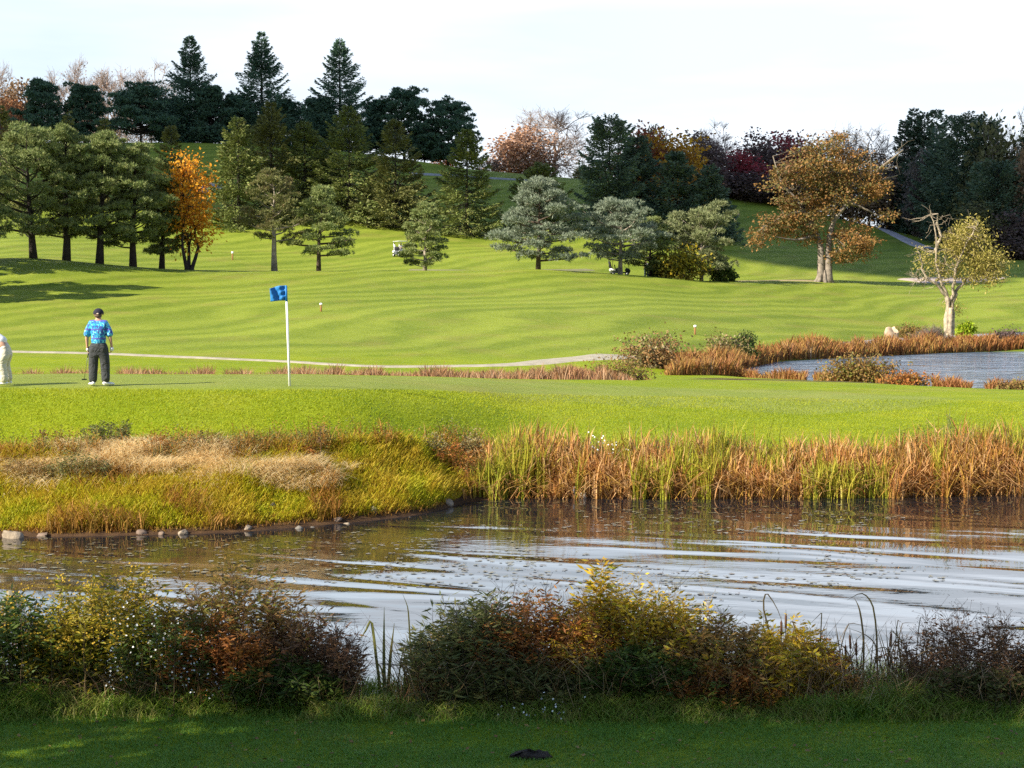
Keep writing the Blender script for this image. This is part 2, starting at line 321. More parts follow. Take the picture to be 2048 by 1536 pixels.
# ------------------------------------------------------------------ paths and sand
def strip(name, pts, width, mat, label, lift=.05, cat='path'):
    pts = np.asarray(pts, float); seg = np.concatenate([[0], np.cumsum(np.linalg.norm(np.diff(pts[:, :2], axis=0), axis=1))]); n = max(30, int(seg[-1] / .9))
    q = np.linspace(0, seg[-1], n); c = np.stack([pchip(seg, pts[:, k], q) for k in (0, 1)], -1); T = unit(np.gradient(c, axis=0)); S = np.stack([-T[:, 1], T[:, 0]], -1)
    w = np.interp(q / seg[-1], np.linspace(0, 1, len(np.atleast_1d(width))), np.atleast_1d(width)) / 2; w = w * (1 + .12 * (vnoise(q / 2.3, q * 0, 4) - .5))
    k = 7; o = np.linspace(-1, 1, k); XY = c[:, None, :] + S[:, None, :] * (w[:, None] * o[None, :])[..., None]
    z = G(XY[..., 0], XY[..., 1]) + lift * (1 - np.abs(o) ** 6 * 1.8)[None, :]
    i = (np.arange(n - 1)[:, None] * k + np.arange(k - 1)).reshape(-1); g = Geo().add(np.concatenate([XY, z[..., None]], -1), np.stack([i, i + k, i + k + 1, i + 1], -1))
    return tag(link(name, g.mesh(name, mat, True)), label, cat, kind='structure')
gravel = bsdf('pale_path', (.33, .29, .22), .95, noise=.25, nscale=1.5, bump=.3, bscale=30)
tar = bsdf('grey_path', (.26, .26, .27), .95, noise=.25, nscale=1.2, bump=.3, bscale=30)
strip('cart_path', [hit(u, v, 70, 110) for u, v in ((-260, 694), (0, 703), (200, 708), (400, 716), (580, 724), (740, 733), (900, 733), (1040, 729), (1110, 722), (1190, 716), (1250, 712))], [1.0, 1.1, 1.2, 1.1, 1.1, 1.6, 3.4, 5.5], gravel, 'pale cart path running behind the green towards the reeds', .06)
strip('pond_path', [hit(u, v, 112, 150) for u, v in ((1700, 690), (1780, 682), (1850, 676), (1960, 671), (2060, 667), (2200, 665))], 2.4, tar, 'grey path skirting the far shore of the blue pond', .07)
strip('fairway_path', [at(u, D) for u, D in ((820, 180), (880, 179.5), (950, 178.5), (1010, 178), (1080, 181), (1180, 188))], 1.8, bsdf('beige_path', (.20, .19, .09), .95, noise=.2, nscale=1), 'beige path showing behind the ridge of lone pines', .08)
strip('wood_path', [hit(u, v, 215, 298) for u, v in ((1700, 424), (1730, 437), (1762, 455), (1800, 474), (1835, 490), (1862, 499))], [2.4, 3.2, 3.6, 4.2], bsdf('wood_path', (.42, .37, .37), .95, noise=.2, nscale=1), 'grey path climbing the hill beside the dark wood', .12)
strip('hill_path', [hit(u, v, 240, 300) for u, v in ((820, 348), (870, 350), (930, 353), (1000, 358), (1060, 361))], 1.8, tar, 'thin grey path crossing the shaded upper hill', .15)
strip('spruce_path', [hit(u, v, 226, 300) for u, v in ((396, 386), (412, 380), (426, 373), (450, 366))], 4.5, tar, 'short grey path behind the orange tree', .15)
strip('dirt_path', [at(u, D) for u, D in ((1470, 186.5), (1530, 187), (1580, 188.5), (1640, 189.5))], 3.0, bsdf('dirt_path', (.30, .23, .12), .95, noise=.25, nscale=.6), 'worn dirt track on the ridge left of the oak', .06)
# sand bunker, its sand colour darkened for partial shade
c = at(1905, 203); th = np.linspace(0, 2 * math.pi, 61)[:-1]; rr = np.linspace(0, 1, 8)
ex = 6.8 * (1 + .12 * np.sin(3 * th + 1) + .07 * np.sin(5 * th)); ey = 6.0 * (1 + .1 * np.sin(2 * th))
bx = c[0] + rr[:, None] * (ex * np.cos(th))[None, :]; by = c[1] + 1 + rr[:, None] * (ey * np.sin(th))[None, :]
bz = G(bx, by) + .12 - .25 * (rr[:, None] > .98) ; i = (np.arange(7)[:, None] * 60 + np.arange(60)).reshape(-1); k = (np.arange(7)[:, None] * 60 + (np.arange(60) + 1) % 60).reshape(-1)
tag(link('sand_bunker', Geo().add(np.stack([bx, by, bz], -1), np.stack([i, i + 60, k + 60, k], -1)).mesh('sand_bunker', bsdf('sand', (.42, .33, .29), .95, noise=.12, nscale=.7), True)), 'pale sand bunker behind the half bare tree', 'bunker', kind='structure')
# ------------------------------------------------------------------ tree generators (local coordinates, base at origin)
def g_spruce(H, R, seed, nb=None, prof=.85, fill=1.0, droop=.35, leafL=.5, leafW=.17, h0=.04, gap=0.0, blunt=0.0):
    rng = np.random.default_rng(seed); tr = Geo()
    tr.add(*tube([[0, 0, -.5], [0, 0, H * .3], [rng.normal() * .05, 0, H * .7], [0, 0, H * .985]], [.018 * H + .03, .014 * H, .007 * H, .01], 7))
    nb = nb or int(34 + H * 4.2); C = []; T = []
    t = np.sort(rng.uniform(0, 1, nb)); hs = (h0 + (.985 - h0) * t) * H; az = np.arange(nb) * 2.39996 + rng.uniform(-.5, .5, nb)
    for h, a in zip(hs, az):
        f = 1 - (h / H - h0) / (1 - h0); Lb = R * (f ** prof * (1 - blunt) + blunt * math.sqrt(max(0, 1 - (1 - f) ** 3))) * rng.uniform(.66, 1.1) + .12
        if rng.random() < gap: Lb *= .5
        d = np.array([math.cos(a), math.sin(a), 0]); up0 = .55 * (1 - f) - droop * f
        n = max(8, int((8 + Lb * 24) * fill)); s = rng.uniform(.06, 1, n) ** .75
        z = h + Lb * (up0 * s - .18 * f * s * (1 - s) * 2 + .22 * s ** 3)
        lat = rng.normal(size=n) * (.12 + .27 * Lb * (1.05 - s * .8)); sd = np.array([-d[1], d[0], 0])
        c = d[None] * (s * Lb)[:, None] + sd[None] * lat[:, None]; c[:, 2] = z - np.abs(lat) * .25 - rng.uniform(0, .28, n) * f
        C.append(c); T.append(d[None] * .8 + sd[None] * (np.sign(lat) * rng.uniform(.2, 1.1, n))[:, None] + np.array([0, 0, 1.]) * (rng.uniform(-.75, .25, n) + .5 * (1 - f))[:, None])
        if Lb > .8: tr.add(*tube([[0, 0, h], d * Lb * .5 + [0, 0, h + Lb * (up0 * .5 - .05)], d * Lb * .92 + [0, 0, h + Lb * (up0 * .92 + .12)]], [.03 + .012 * Lb, .02, .006], 3, False))
    C = np.concatenate(C); T = np.concatenate(T); n = len(C); cr = Geo()
    k = rng.uniform(.6, 1.25, n); cr.add(*leaves(C, T, leafL * k, leafW * k, rng))
    nt_ = 10; cr.add(*leaves(np.stack([rng.normal(size=nt_) * .04, rng.normal(size=nt_) * .04, H * rng.uniform(.93, .985, nt_)], -1), np.stack([rng.normal(size=nt_) * .5, rng.normal(size=nt_) * .5, np.ones(nt_)], -1), leafL * .8, leafW * .6, rng))
    return tr, cr
def tufts(C, D, rng, n=7, L=.3, W=.05, spread=.75):
    """needle tufts: n narrow needles fan out of each centre about direction D"""
    m = len(C); c = np.repeat(C, n, 0); d = np.repeat(D, n, 0) + rng.normal(size=(m * n, 3)) * spread
    return leaves(c, d, L * rng.uniform(.7, 1.2, m * n), W * rng.uniform(.8, 1.3, m * n), rng)
def g_pine(H, R, seed, h0=.2, nb=34, prof=(.75, 1, .95, .8, .6, .35, .1), lean=(0, 0), tuft=12, needles=7, L=.34, W=.06, up=.35, pads=4, forks=1, sparse_low=0.0, trunk=.02, padr=.1):
    rng = np.random.default_rng(seed); tr = Geo(); cr = Geo(); dead = Geo()
    zz = np.linspace(0, 1, 7); wob = rng.normal(size=(7, 2)) * .012 * H; wob[0] = 0
    px = lean[0] * zz * (1.0) + wob[:, 0] * zz; py = lean[1] * zz + wob[:, 1] * zz
    tp = np.stack([px, py, zz * H * .97], -1); tp[0, 2] = -.4
    r0 = trunk * H + .04; tr.add(*tube(tp, np.array([1.25, .9, .75, .55, .38, .22, .06]) * r0, 8))
    def trunk_at(h): return np.array([np.interp(h, tp[:, 2], tp[:, k]) for k in range(3)])
    prof = np.asarray(prof, float); Cs = []; Ds = []
    ts = np.linspace(0, 1, nb) + rng.uniform(-.4, .4, nb) / nb; az0 = rng.uniform(0, 6.28)
    for i, t in enumerate(ts):
        t = min(max(t, 0), 1); h = (h0 + (.96 - h0) * t) * H; Lb = R * np.interp(t, np.linspace(0, 1, len(prof)), prof) * rng.choice([.55, .8, 1., 1.18]) * rng.uniform(.9, 1.08) + .15
        a = az0 + i * 2.39996 + rng.uniform(-.4, .4); d = np.array([math.cos(a), math.sin(a), 0]); upv = up * (.4 + 1.3 * t) * rng.uniform(.6, 1.3)
        p0 = trunk_at(h); e = p0 + d * Lb + np.array([0, 0, Lb * upv]); mid_ = p0 + d * Lb * .5 + np.array([0, 0, Lb * upv * .3])
        tr.add(*tube([p0, mid_, e], [.02 * Lb + .03, .015 * Lb + .02, .012], 4, False))
        if rng.random() < sparse_low * (1 - t) ** 1.2 * 2: continue
        for k in range(max(2, int(pads * (.45 + .55 * Lb / R)))):
            s = rng.uniform(.45, 1.05); q = p0 + (mid_ - p0) * min(1, 2 * s) if s < .5 else mid_ + (e - mid_) * (2 * s - 1)
            q = q + np.array([-d[1], d[0], 0]) * rng.normal() * Lb * .26 * (1.25 - s * .7); m = int(tuft * rng.uniform(.6, 1.3)); pr = padr * R * rng.uniform(.6, 1.35) + .14
            dd = rnd_dirs(rng, m); dd[:, 2] = np.where(dd[:, 2] < -.25, -dd[:, 2], dd[:, 2]); off = dd * pr * rng.uniform(.65, 1.05, m)[:, None] * np.array([1.1, 1.1, .5]); Cs.append(q + off); Ds.append(unit(dd * np.array([.8, .8, 1]) + d * .25 + np.array([0, 0, .55])))
    cr.add(*tufts(np.concatenate(Cs), np.concatenate(Ds), rng, needles, L, W))
    return tr, cr
def limb(tr, a, b, r0, r1, rng, n=5, wig=.08, sides=5, sag=0.0):
    a = np.asarray(a, float); b = np.asarray(b, float); t = np.linspace(0, 1, n)[:, None]; Ln = np.linalg.norm(b - a)
    p = a + (b - a) * t + rng.normal(size=(n, 3)) * wig * Ln * np.sin(t * math.pi) + np.array([0, 0, sag]) * Ln * np.sin(t * math.pi)
    tr.add(*tube(p, np.linspace(r0, r1, n), sides, False)); return p
def g_decid(H, R, seed, h0=.25, nclump=46, leaf=26, lsize=.4, shape=(1, 1, 1), center=.6, bare=0.0, twigs=6, trunk=.022, clr=.14, lean=(0, 0), flat=.7, fork=.28, twigr=.012, multi=1, hollow=.55):
    """broadleaf: trunk, limbs to clump centres inside an uneven ellipsoid, leaves round the twigs"""
    rng = np.random.default_rng(seed); tr = Geo(); cr = Geo(); C = []; T = []
    cz = H * (h0 + (1 - h0) * .5); az_ = H * (1 - h0) * .5; r0 = trunk * H + .03; roots = []
    for k in range(multi):
        o = np.array([rng.normal() * .02 * H, rng.normal() * .02 * H, 0]) * (multi > 1); top = np.array([lean[0] * .4, lean[1] * .4, H * fork]) + o * 3
        tr.add(*tube([o + [0, 0, -.5], o + [0, 0, .02 * H], (o + top) / 2, top], [r0 * 1.7, r0 * 1.15, r0 * .95, r0 * .8], 8)); roots.append(top)
    d = rnd_dirs(rng, nclump); rad = rng.uniform(hollow, 1, nclump) ** .6; bump = 1 + .22 * np.sin(d[:, 0] * 5 + seed) * np.cos(d[:, 2] * 4 + seed * 2)
    cc = d * (rad * bump)[:, None] * np.array([R * shape[0], R * shape[1], az_ * shape[2]]) + np.array([lean[0], lean[1], cz])
    nm = max(4, nclump // 7); mains = []
    for k in range(nm):
        e = cc[k] * np.array([.55, .55, 1]) + np.array([0, 0, -.12 * H]); e[2] = max(e[2], H * fork * 1.05); s_ = roots[k % len(roots)]
        mains.append(limb(tr, s_, e, r0 * .55, r0 * .22, rng, 5, .07, 5, .05))
    M = np.concatenate([m_[1:] for m_ in mains])
    for k in range(nclump):
        j = np.argmin(np.linalg.norm((M - cc[k]) * np.array([1, 1, .8]), axis=1) + 2.0 * (M[:, 2] > cc[k, 2] + .1 * H)); p = limb(tr, M[j], cc[k], r0 * .2, twigr * 1.6, rng, 4, .08, 4)
        if twigs:
            nt_ = twigs; dd = unit(rnd_dirs(rng, nt_) + unit(cc[k] - [lean[0], lean[1], cz * .8])[None] * .9 + np.array([0, 0, .35]))
            for q in dd:
                Lt = clr * R * rng.uniform(1.2, 2.6) + .2; e = cc[k] + q * Lt; tr.add(*tube([cc[k], cc[k] + q * Lt * .5 + rng.normal(size=3) * .07 * Lt, e], [twigr, twigr * .7, twigr * .35], 3, False))
                if bare > 0:
                    for _ in range(3):
                        b0 = cc[k] + q * Lt * rng.uniform(.3, .9); tr.add(*tube([b0, b0 + unit(q + rng.normal(size=3) * .6) * Lt * .5], [twigr * .6, twigr * .3], 3, False))
        if rng.random() < bare: continue
        m_ = int(leaf * rng.uniform(.6, 1.4)); off = rng.normal(size=(m_, 3)) * clr * R * np.array([1.25, 1.25, flat * 1.15]) * rng.uniform(.8, 1.35)
        C.append(cc[k] + off); T.append(off * .6 + rng.normal(size=(m_, 3)) * .4 + np.array([0, 0, -.25]))
    if C:
        C = np.concatenate(C); T = np.concatenate(T); n = len(C); k = rng.uniform(.6, 1.3, n); cr.add(*leaves(C, T, lsize * k, lsize * .62 * k, rng))
    return tr, (cr if cr.n else None)
MESHC = {}
def plant_tree(name, label, cat, u, D, top, geo_fn, leafmat, barkmat, width=None, group=None, key=None, rz=0., dx=0., **kw):
    b = at(u, D); H = zat(top, D) - b[2]; R = (width * 1.0 / 2 / F * D) if width else H * .3
    o = thing(name, label, cat, b, rz, group); o.location.z -= .05
    tr, cr = geo_fn(H, R, kw.pop('seed', int(abs(u) * 7 + D)), **kw)
    part('trunk', tr, barkmat, o, True)
    if cr is not None: part('crown', cr, leafmat, o)
    return o
def share_tree(name, label, cat, u, D, top, width, key, make, leafmat, barkmat, group=None, rz=0.):
    """copies of one grown tree (unit height 10, radius as made), each scaled to its own size and with its own leaf colour"""
    if key not in MESHC:
        tr, cr = make(); MESHC[key] = (tr.mesh(key + '_trunk', barkmat, True), cr.mesh(key + '_crown', leafmat) if cr is not None else None)
    tm, cm = MESHC[key]; b = at(u, D); H = zat(top, D) - b[2]; R = width / 2 / F * D
    o = thing(name, label, cat, b, rz, group); o.location.z -= .1; o.scale = (R / 4., R / 4., H / 10.)
    for nm, me_, mt_ in (('trunk', tm, barkmat), ('crown', cm, leafmat)):
        if me_ is None: continue
        c_ = link(nm, me_, o); c_.material_slots[0].link = 'OBJECT'; c_.material_slots[0].material = mt_
    return o
# ------------------------------------------------------------------ leaf colours
NEEDLE = foliage('needles_dark', [(0.051, 0.106, 0.07), (0.08, 0.158, 0.101), (0.128, 0.217, 0.133), (0.105, 0.153, 0.099)], .15, .6)
NEEDLE2 = foliage('needles_spruce', [(0.089, 0.12, 0.034), (0.138, 0.177, 0.047), (0.21, 0.248, 0.061), (0.158, 0.177, 0.051), (0.116, 0.124, 0.037), (0.463, 0.414, 0.135)], .15, .6, .3, .9)
NEEDLE2B = foliage('needles_spruce_brown', [(0.092, 0.11, 0.036), (0.139, 0.152, 0.044), (0.211, 0.207, 0.061), (0.119, 0.124, 0.036), (0.396, 0.359, 0.133)], .15, .6, .3, .9)
NEEDLE3 = foliage('needles_shade', [(0.062, 0.101, 0.068), (0.091, 0.149, 0.092), (0.149, 0.201, 0.116), (0.144, 0.135, 0.088)], .15, .6, .4, .8)
PINE_G = foliage('needles_pine', [(0.092, 0.139, 0.048), (0.162, 0.221, 0.068), (0.29, 0.326, 0.116), (0.2, 0.228, 0.081), (0.254, 0.212, 0.081)], .2, .55, .35, .9)
PINE_B = foliage('needles_pine_blue', [(.10, .14, .095), (.17, .21, .14), (.27, .31, .22), (.20, .235, .16), (.19, .16, .10)], .2, .5, .35, 1.1)
PINE_Y = foliage('needles_pine_yellow', [(.10, .135, .05), (.18, .21, .08), (.29, .31, .15), (.22, .235, .11), (.22, .17, .09)], .2, .5, .35, 1.1)
PINE_R = foliage('needles_pine_rust', [(0.22, 0.13, 0.081), (0.154, 0.15, 0.052), (0.187, 0.2, 0.062), (0.275, 0.17, 0.104)], .2, .6, .55, .5)
# ------------------------------------------------------------------ pines along the ridge, left group
LG = 'dark trunked pines in the row on the left ridge'
for (u, D, top, w_, lean, lab) in (
    (70, 149, 264, 205, (-.6, 0), 'leftmost dark green pine of the ridge row, its trunk leaning'),
    (135, 151, 256, 135, (.1, 0), 'second pine from the left of the ridge row, with straight trunk'),
    (201, 152, 268, 150, (.5, 0), 'third pine of the ridge row, tall trunk curving right'),
    (268, 154, 298, 140, (.1, 0), 'fourth pine of the ridge row with drooping lower left branch'),
    (325, 157, 352, 92, (.35, 0), 'smallest pine of the ridge row, thin trunk left of the orange tree'),
    (-60, 143, 255, 170, (0, 0), 'dark pine of the ridge row just off the left picture edge')):
    plant_tree('pine_tree', lab, 'pine tree', u, D, top, g_pine, PINE_G, BARKD(), w_, LG, lean=lean, nb=46, pads=5, tuft=30, needles=9, L=.36, W=.06, h0=.16, prof=(.75, 1, .98, .86, .64, .4, .12), up=.6, trunk=.026, padr=.145)
for u, D, top in ((-190, 128, 250), (-300, 121, 215), (-250, 137, 230), (-420, 124, 200)):
    plant_tree('pine_tree', {-190: 'pine left of the picture on the near slope, casting the long shadow', -300: 'tall pine farthest down the slope left of the picture', -250: 'pine on the ridge left of the picture', -420: 'tallest pine well left of the picture'}[u], 'pine tree', u, D, top, g_pine, PINE_G, BARKD(), 190, LG, nb=40, pads=5, tuft=14, needles=8, L=.55, W=.16, h0=.12, trunk=.026)
# orange tree
ORANGE = foliage('leaves_orange', [(.60, .22, .015), (.72, .32, .02), (.80, .42, .035), (.52, .17, .012), (.42, .24, .025)], .35, .6, .35, .6)
plant_tree('orange_tree', 'slender tree with bright orange autumn leaves on the left ridge', 'tree', 380, 156.5, 288, g_decid, ORANGE, BARKD(), 92, h0=.13, nclump=100, leaf=40, lsize=.32, clr=.17, multi=3, fork=.2, twigs=3, trunk=.012, lean=(.3, 0), flat=1.0, shape=(1, 1, 1), hollow=.2, seed=5)
# lone pines on the ridge
LP = 'lone pines standing along the fairway ridge'
plant_tree('pine_tree', 'thin crowned pine with rusty brown lower twigs and forked trunk', 'pine tree', 550, 160, 347, g_pine, PINE_R, BARKG(), 128, LP, nb=26, pads=4, tuft=26, padr=.17, needles=9, L=.34, W=.055, h0=.3, prof=(1, .98, .85, .62, .5, .42, .15), up=.6, trunk=.026, seed=21)
plant_tree('pine_tree', 'pine with crooked trunk right of the rusty forked pine', 'pine tree', 638, 161, 375, g_pine, PINE_G, BARK(), 132, LP, lean=(.35, 0), nb=28, pads=4, tuft=30, padr=.17, needles=9, L=.36, W=.06, h0=.18, prof=(.8, 1, .85, .65, .42, .3, .12), up=.18, trunk=.022, seed=8)
plant_tree('pine_tree', 'smallest lone pine, bushy with short trunk, beside the white cart', 'pine tree', 850, 164, 411, g_pine, PINE_G, BARKG(), 82, LP, lean=(.2, 0), nb=30, pads=4, tuft=28, padr=.19, needles=9, L=.34, W=.06, h0=.055, prof=(.7, .95, 1, .9, .72, .5, .25), up=.45, trunk=.024, seed=4)
plant_tree('pine_tree', 'largest lone pine with broad silvery blue green crown', 'pine tree', 1076, 166, 358, g_pine, PINE_B, BARK(), 182, LP, lean=(.2, 0), nb=36, pads=5, tuft=34, padr=.16, needles=9, L=.38, W=.064, h0=.1, prof=(.85, 1, .95, .74, .55, .36, .12), up=.2, trunk=.022, seed=12)
plant_tree('pine_tree', 'pale green pine whose trunk stands before the dark cart', 'pine tree', 1240, 171, 408, g_pine, PINE_B, BARKG(), 150, LP, nb=28, pads=5, tuft=32, padr=.18, needles=9, L=.36, W=.064, h0=.2, prof=(.85, .95, .9, .92, .8, .5, .2), up=.35, trunk=.028, seed=31)
plant_tree('pine_tree', 'narrow pine squeezed between two pale pines by the yellow bush', 'pine tree', 1300, 176, 440, g_pine, PINE_G, BARKD(), 82, LP, nb=26, pads=4, tuft=28, padr=.2, needles=9, L=.36, W=.064, h0=.12, prof=(.7, .9, 1, 1, .8, .5, .2), up=.35, trunk=.022, seed=33)
plant_tree('pine_tree', 'pale yellow green pine with spiky shoots and short trunk', 'pine tree', 1402, 178, 424, g_pine, PINE_Y, BARKG(), 158, LP, nb=30, pads=5, tuft=32, padr=.17, needles=9, L=.40, W=.066, h0=.08, prof=(.6, .95, 1, .9, .75, .5, .22), up=.5, trunk=.022, seed=35)
# ------------------------------------------------------------------ spruces at the foot of the hill
SG = 'dense spruces along the foot of the hill'
for (u, D, top, w_, lab, mt_) in (
    (480, 224, 233, 120, 'olive green spruce at the left end of the long spruce row', NEEDLE2),
    (545, 229, 203, 130, 'tallest olive spruce, below the middle hilltop spire', NEEDLE2B),
    (612, 230, 243, 120, 'spruce third from the left of the long row', NEEDLE2),
    (700, 229, 212, 150, 'broad olive spruce in the middle of the long row', NEEDLE2),
    (655, 236, 300, 110, 'low dark spruce wedged in the middle of the row', NEEDLE2),
    (792, 227, 238, 128, 'spruce at the right end of the long row, above the white cart', NEEDLE2B),
    (934, 225, 258, 150, 'tiered spruce standing alone right of the long row', NEEDLE2),
    (1080, 229, 325, 150, 'spruce half hidden behind the broad silvery pine', NEEDLE2),
    (346, 236, 250, 74, 'narrow spruce rising behind the orange tree', NEEDLE2B),
    (215, 236, 235, 62, 'narrow spruce top above the third ridge pine', NEEDLE2B),
    (143, 236, 222, 62, 'narrow spruce top above the second ridge pine', NEEDLE2B),
    (8, 232, 208, 80, 'narrow spruce at the left picture edge', NEEDLE2B)):
    alone = u in (934, 1080)
    plant_tree('spruce_tree', lab, 'spruce tree', u, D, top, g_spruce, mt_, BARKD(), w_ * (1.62 if not alone else 1.45), SG, prof=.86 if not alone else .9, fill=2.2, nb=int(110 if w_ > 90 else 80), leafL=.46, leafW=.17, droop=.45, gap=.12 if alone else .03)
RG = 'dark spruces in the clump right of the silvery pine'
for (u, D, top, w_, lab, bl) in (
    (1217, 229, 236, 118, 'round topped dark spruce, tallest of the right clump', .6),
    (1272, 233, 276, 96, 'dark spruce with reddish sides, second in the right clump', .35),
    (1350, 230, 304, 125, 'pointed dark spruce in front of the golden tree', .1),
    (1416, 229, 330, 100, 'short dark spruce at the right end of the clump', .1)):
    plant_tree('spruce_tree', lab, 'spruce tree', u, D, top, g_spruce, NEEDLE3, BARKD(), w_ * (1.3 if bl > .3 else 1.5), RG, prof=.62 if bl > .3 else .92, fill=2.0, nb=130, leafL=.48, leafW=.18, droop=.4, blunt=bl)
# ------------------------------------------------------------------ hilltop
HG = 'tall spire shaped spruces on the hilltop'
for (u, top, w_, lab) in ((386, 70, 150, 'left spire of the three tall hilltop spruces'), (528, 62, 150, 'middle and highest spire of the three hilltop spruces'), (683, 76, 158, 'right spire of the three tall hilltop spruces')):
    plant_tree('spruce_tree', lab, 'spruce tree', u, 306, top, g_spruce, NEEDLE, BARKD(), w_ * 1.3, HG, prof=.98, fill=1.6, nb=190, leafL=.55, leafW=.18, droop=.15, gap=.25)
PG = 'dark pines on the hilltop'
for (u, D, top, w_, lab, h0, pr) in (
    (92, 303, 163, 105, 'dark hilltop pine with pointed top near the left edge', .1, (.9, 1, .9, .75, .55, .35, .12)),
    (176, 304, 178, 92, 'dark hilltop pine with layered gaps between its branches', .12, (1, .95, .7, .75, .5, .6, .3)),
    (287, 299, 180, 128, 'spreading hilltop pine with bare lower trunk on the shaded lawn', .3, (1, 1, .9, .75, .65, .5, .3)),
    (428, 304, 178, 100, 'dark hilltop pine right of the left spire', .1, (1, 1, .9, .75, .6, .4, .2)),
    (478, 309, 195, 90, 'dark hilltop pine between the left and middle spires', .1, (1, 1, .9, .8, .6, .5, .2)),
    (577, 308, 205, 80, 'dark hilltop pine right of the middle spire', .1, (1, 1, .9, .8, .6, .5, .2)),
    (640, 307, 200, 80, 'dark hilltop pine left of the right spire', .1, (1, 1, .9, .8, .6, .5, .2)),
    (755, 309, 204, 66, 'thin open hilltop pine right of the right spire', .15, (1, .8, .9, .6, .6, .5, .2)),
    (810, 306, 185, 92, 'oval crowned dark pine on the crest', .22, (.6, .8, 1, 1, .9, .7, .4)),
    (897, 304, 210, 104, 'round crowned dark pine at the right end of the crest', .16, (.5, .8, 1, 1, .95, .75, .4)),
    (850, 307, 262, 80, 'low dark pine filling between the oval and round crowned pines', .25, (1, 1, 1, .8, .7, .5, .3)),
    (350, 308, 205, 80, 'dark hilltop pine left of the left spire', .1, (1, 1, .9, .8, .6, .5, .2))):
    plant_tree('pine_tree', lab, 'pine tree', u, D, top, g_pine, NEEDLE, BARKD(), w_ * 1.1, PG, nb=64, pads=5, tuft=18, needles=6, L=.6, W=.17, h0=h0 * .55, prof=pr, up=.35, trunk=.018, padr=.13)
# low shrubs under the hilltop trees
# ------------------------------------------------------------------ autumn trees on the skyline
def mk_full(seed, **k): return lambda: g_decid(10, 4, seed, **{**dict(h0=-.12, nclump=120, leaf=46, lsize=.52, clr=.16, twigs=3, fork=.22, trunk=.02, hollow=.3), **k})
FULL = [mk_full(1), mk_full(2, nclump=80, clr=.14), mk_full(3, shape=(1, 1, 1.05))]
def mk_bare(seed): return lambda: g_decid(10, 4, seed, h0=.02, nclump=90, leaf=16, lsize=.24, clr=.16, twigs=9, bare=.35, fork=.25, trunk=.016, twigr=.028, hollow=.25)
BARE = [mk_bare(11), mk_bare(12)]
def ac(name, cols, cl=.35): return foliage('leaves_' + name, cols, .25, .7, cl, .5)
A = dict(
    brown=ac('brown', [(.17, .11, .065), (.25, .16, .09), (.32, .20, .11)]), grey=ac('grey', [(.12, .10, .088), (.17, .14, .12), (.22, .18, .15)]),
    purple=ac('purple', [(.10, .075, .07), (.15, .10, .09), (.20, .13, .11)]), crimson=ac('crimson', [(.34, .04, .055), (.44, .07, .08), (.25, .045, .05), (.18, .10, .08)]),
    red=ac('red', [(.40, .10, .045), (.30, .085, .045), (.22, .12, .07)]), gold=ac('gold', [(.50, .28, .02), (.62, .36, .03), (.42, .20, .02), (.33, .22, .03)]),
    orange=ac('orange_red', [(.45, .15, .03), (.5, .2, .04), (.35, .12, .03)]), olive=ac('olive', [(.09, .10, .04), (.14, .14, .055), (.19, .17, .065)]),
    tan=ac('tan', [(.40, .24, .15), (.48, .29, .19), (.32, .18, .12)]), pinkish=ac('pinkish', [(.30, .20, .16), (.36, .26, .20), (.25, .16, .12)]), rust=ac('rust', [(.36, .16, .07), (.45, .20, .09), (.28, .13, .06)]), yellow=ac('yellow', [(.45, .33, .05), (.35, .28, .04), (.28, .20, .03)]))
TWIG = bsdf('twig_grey', (.22, .17, .14), .9); TWIGP = bsdf('twig_pale', (.34, .26, .22), .9)
sk = 'autumn trees along the skyline'
for (u, D, top, w_, k, mt_, bk, lab) in (
    (-8, 322, 138, 60, 'b0', 'pinkish', TWIGP, 'pale half bare autumn tree at the left picture edge'),
    (45, 320, 165, 95, 'f0', 'brown', TWIG, 'brown leaved autumn tree behind the leftmost hilltop pine'),
    (30, 314, 195, 80, 'f1', 'rust', TWIG, 'low rusty autumn tree at the far left of the hilltop'),
    (148, 330, 140, 72, 'b1', 'pinkish', TWIGP, 'pale bare tree between the two left hilltop pines'),
    (190, 332, 158, 50, 'b0', 'pinkish', TWIGP, 'small pale bare tree right of the layered pine'),
    (236, 328, 142, 78, 'b0', 'tan', TWIGP, 'tan half leafed tree on the skyline left of the spreading pine'),
    (308, 331, 148, 72, 'b1', 'pinkish', TWIGP, 'pale bare tree behind the spreading hilltop pine'),
    (890, 322, 308, 42, 'f1', 'orange', TWIG, 'small bright orange tree on the skyline below the round pine'),
    (975, 318, 318, 46, 'b1', 'pinkish', TWIGP, 'small pale tree on the skyline left of the large tan tree'),
    (1050, 322, 255, 112, 'f0', 'tan', TWIGP, 'large tan leaved tree on the crest, rounded'),
    (1108, 327, 224, 105, 'b0', 'brown', TWIGP, 'tall bare twiggy tree just right of the large tan tree'),
    (1163, 316, 330, 34, 'f1', 'yellow', TWIG, 'small yellow bush on the crest left of the round topped spruce')):
    fn = {'f0': FULL[0], 'f1': FULL[1], 'b0': BARE[0], 'b1': BARE[1]}[k]
    share_tree('bare_tree' if k[0] == 'b' else 'autumn_tree', lab, 'tree', u, D, top, w_ * (1.55 if k[0] == 'b' else 1.1), k, fn, A[mt_], bk, sk, rz=u * .7)
wd = 'mixed autumn trees of the wood on the right skyline'
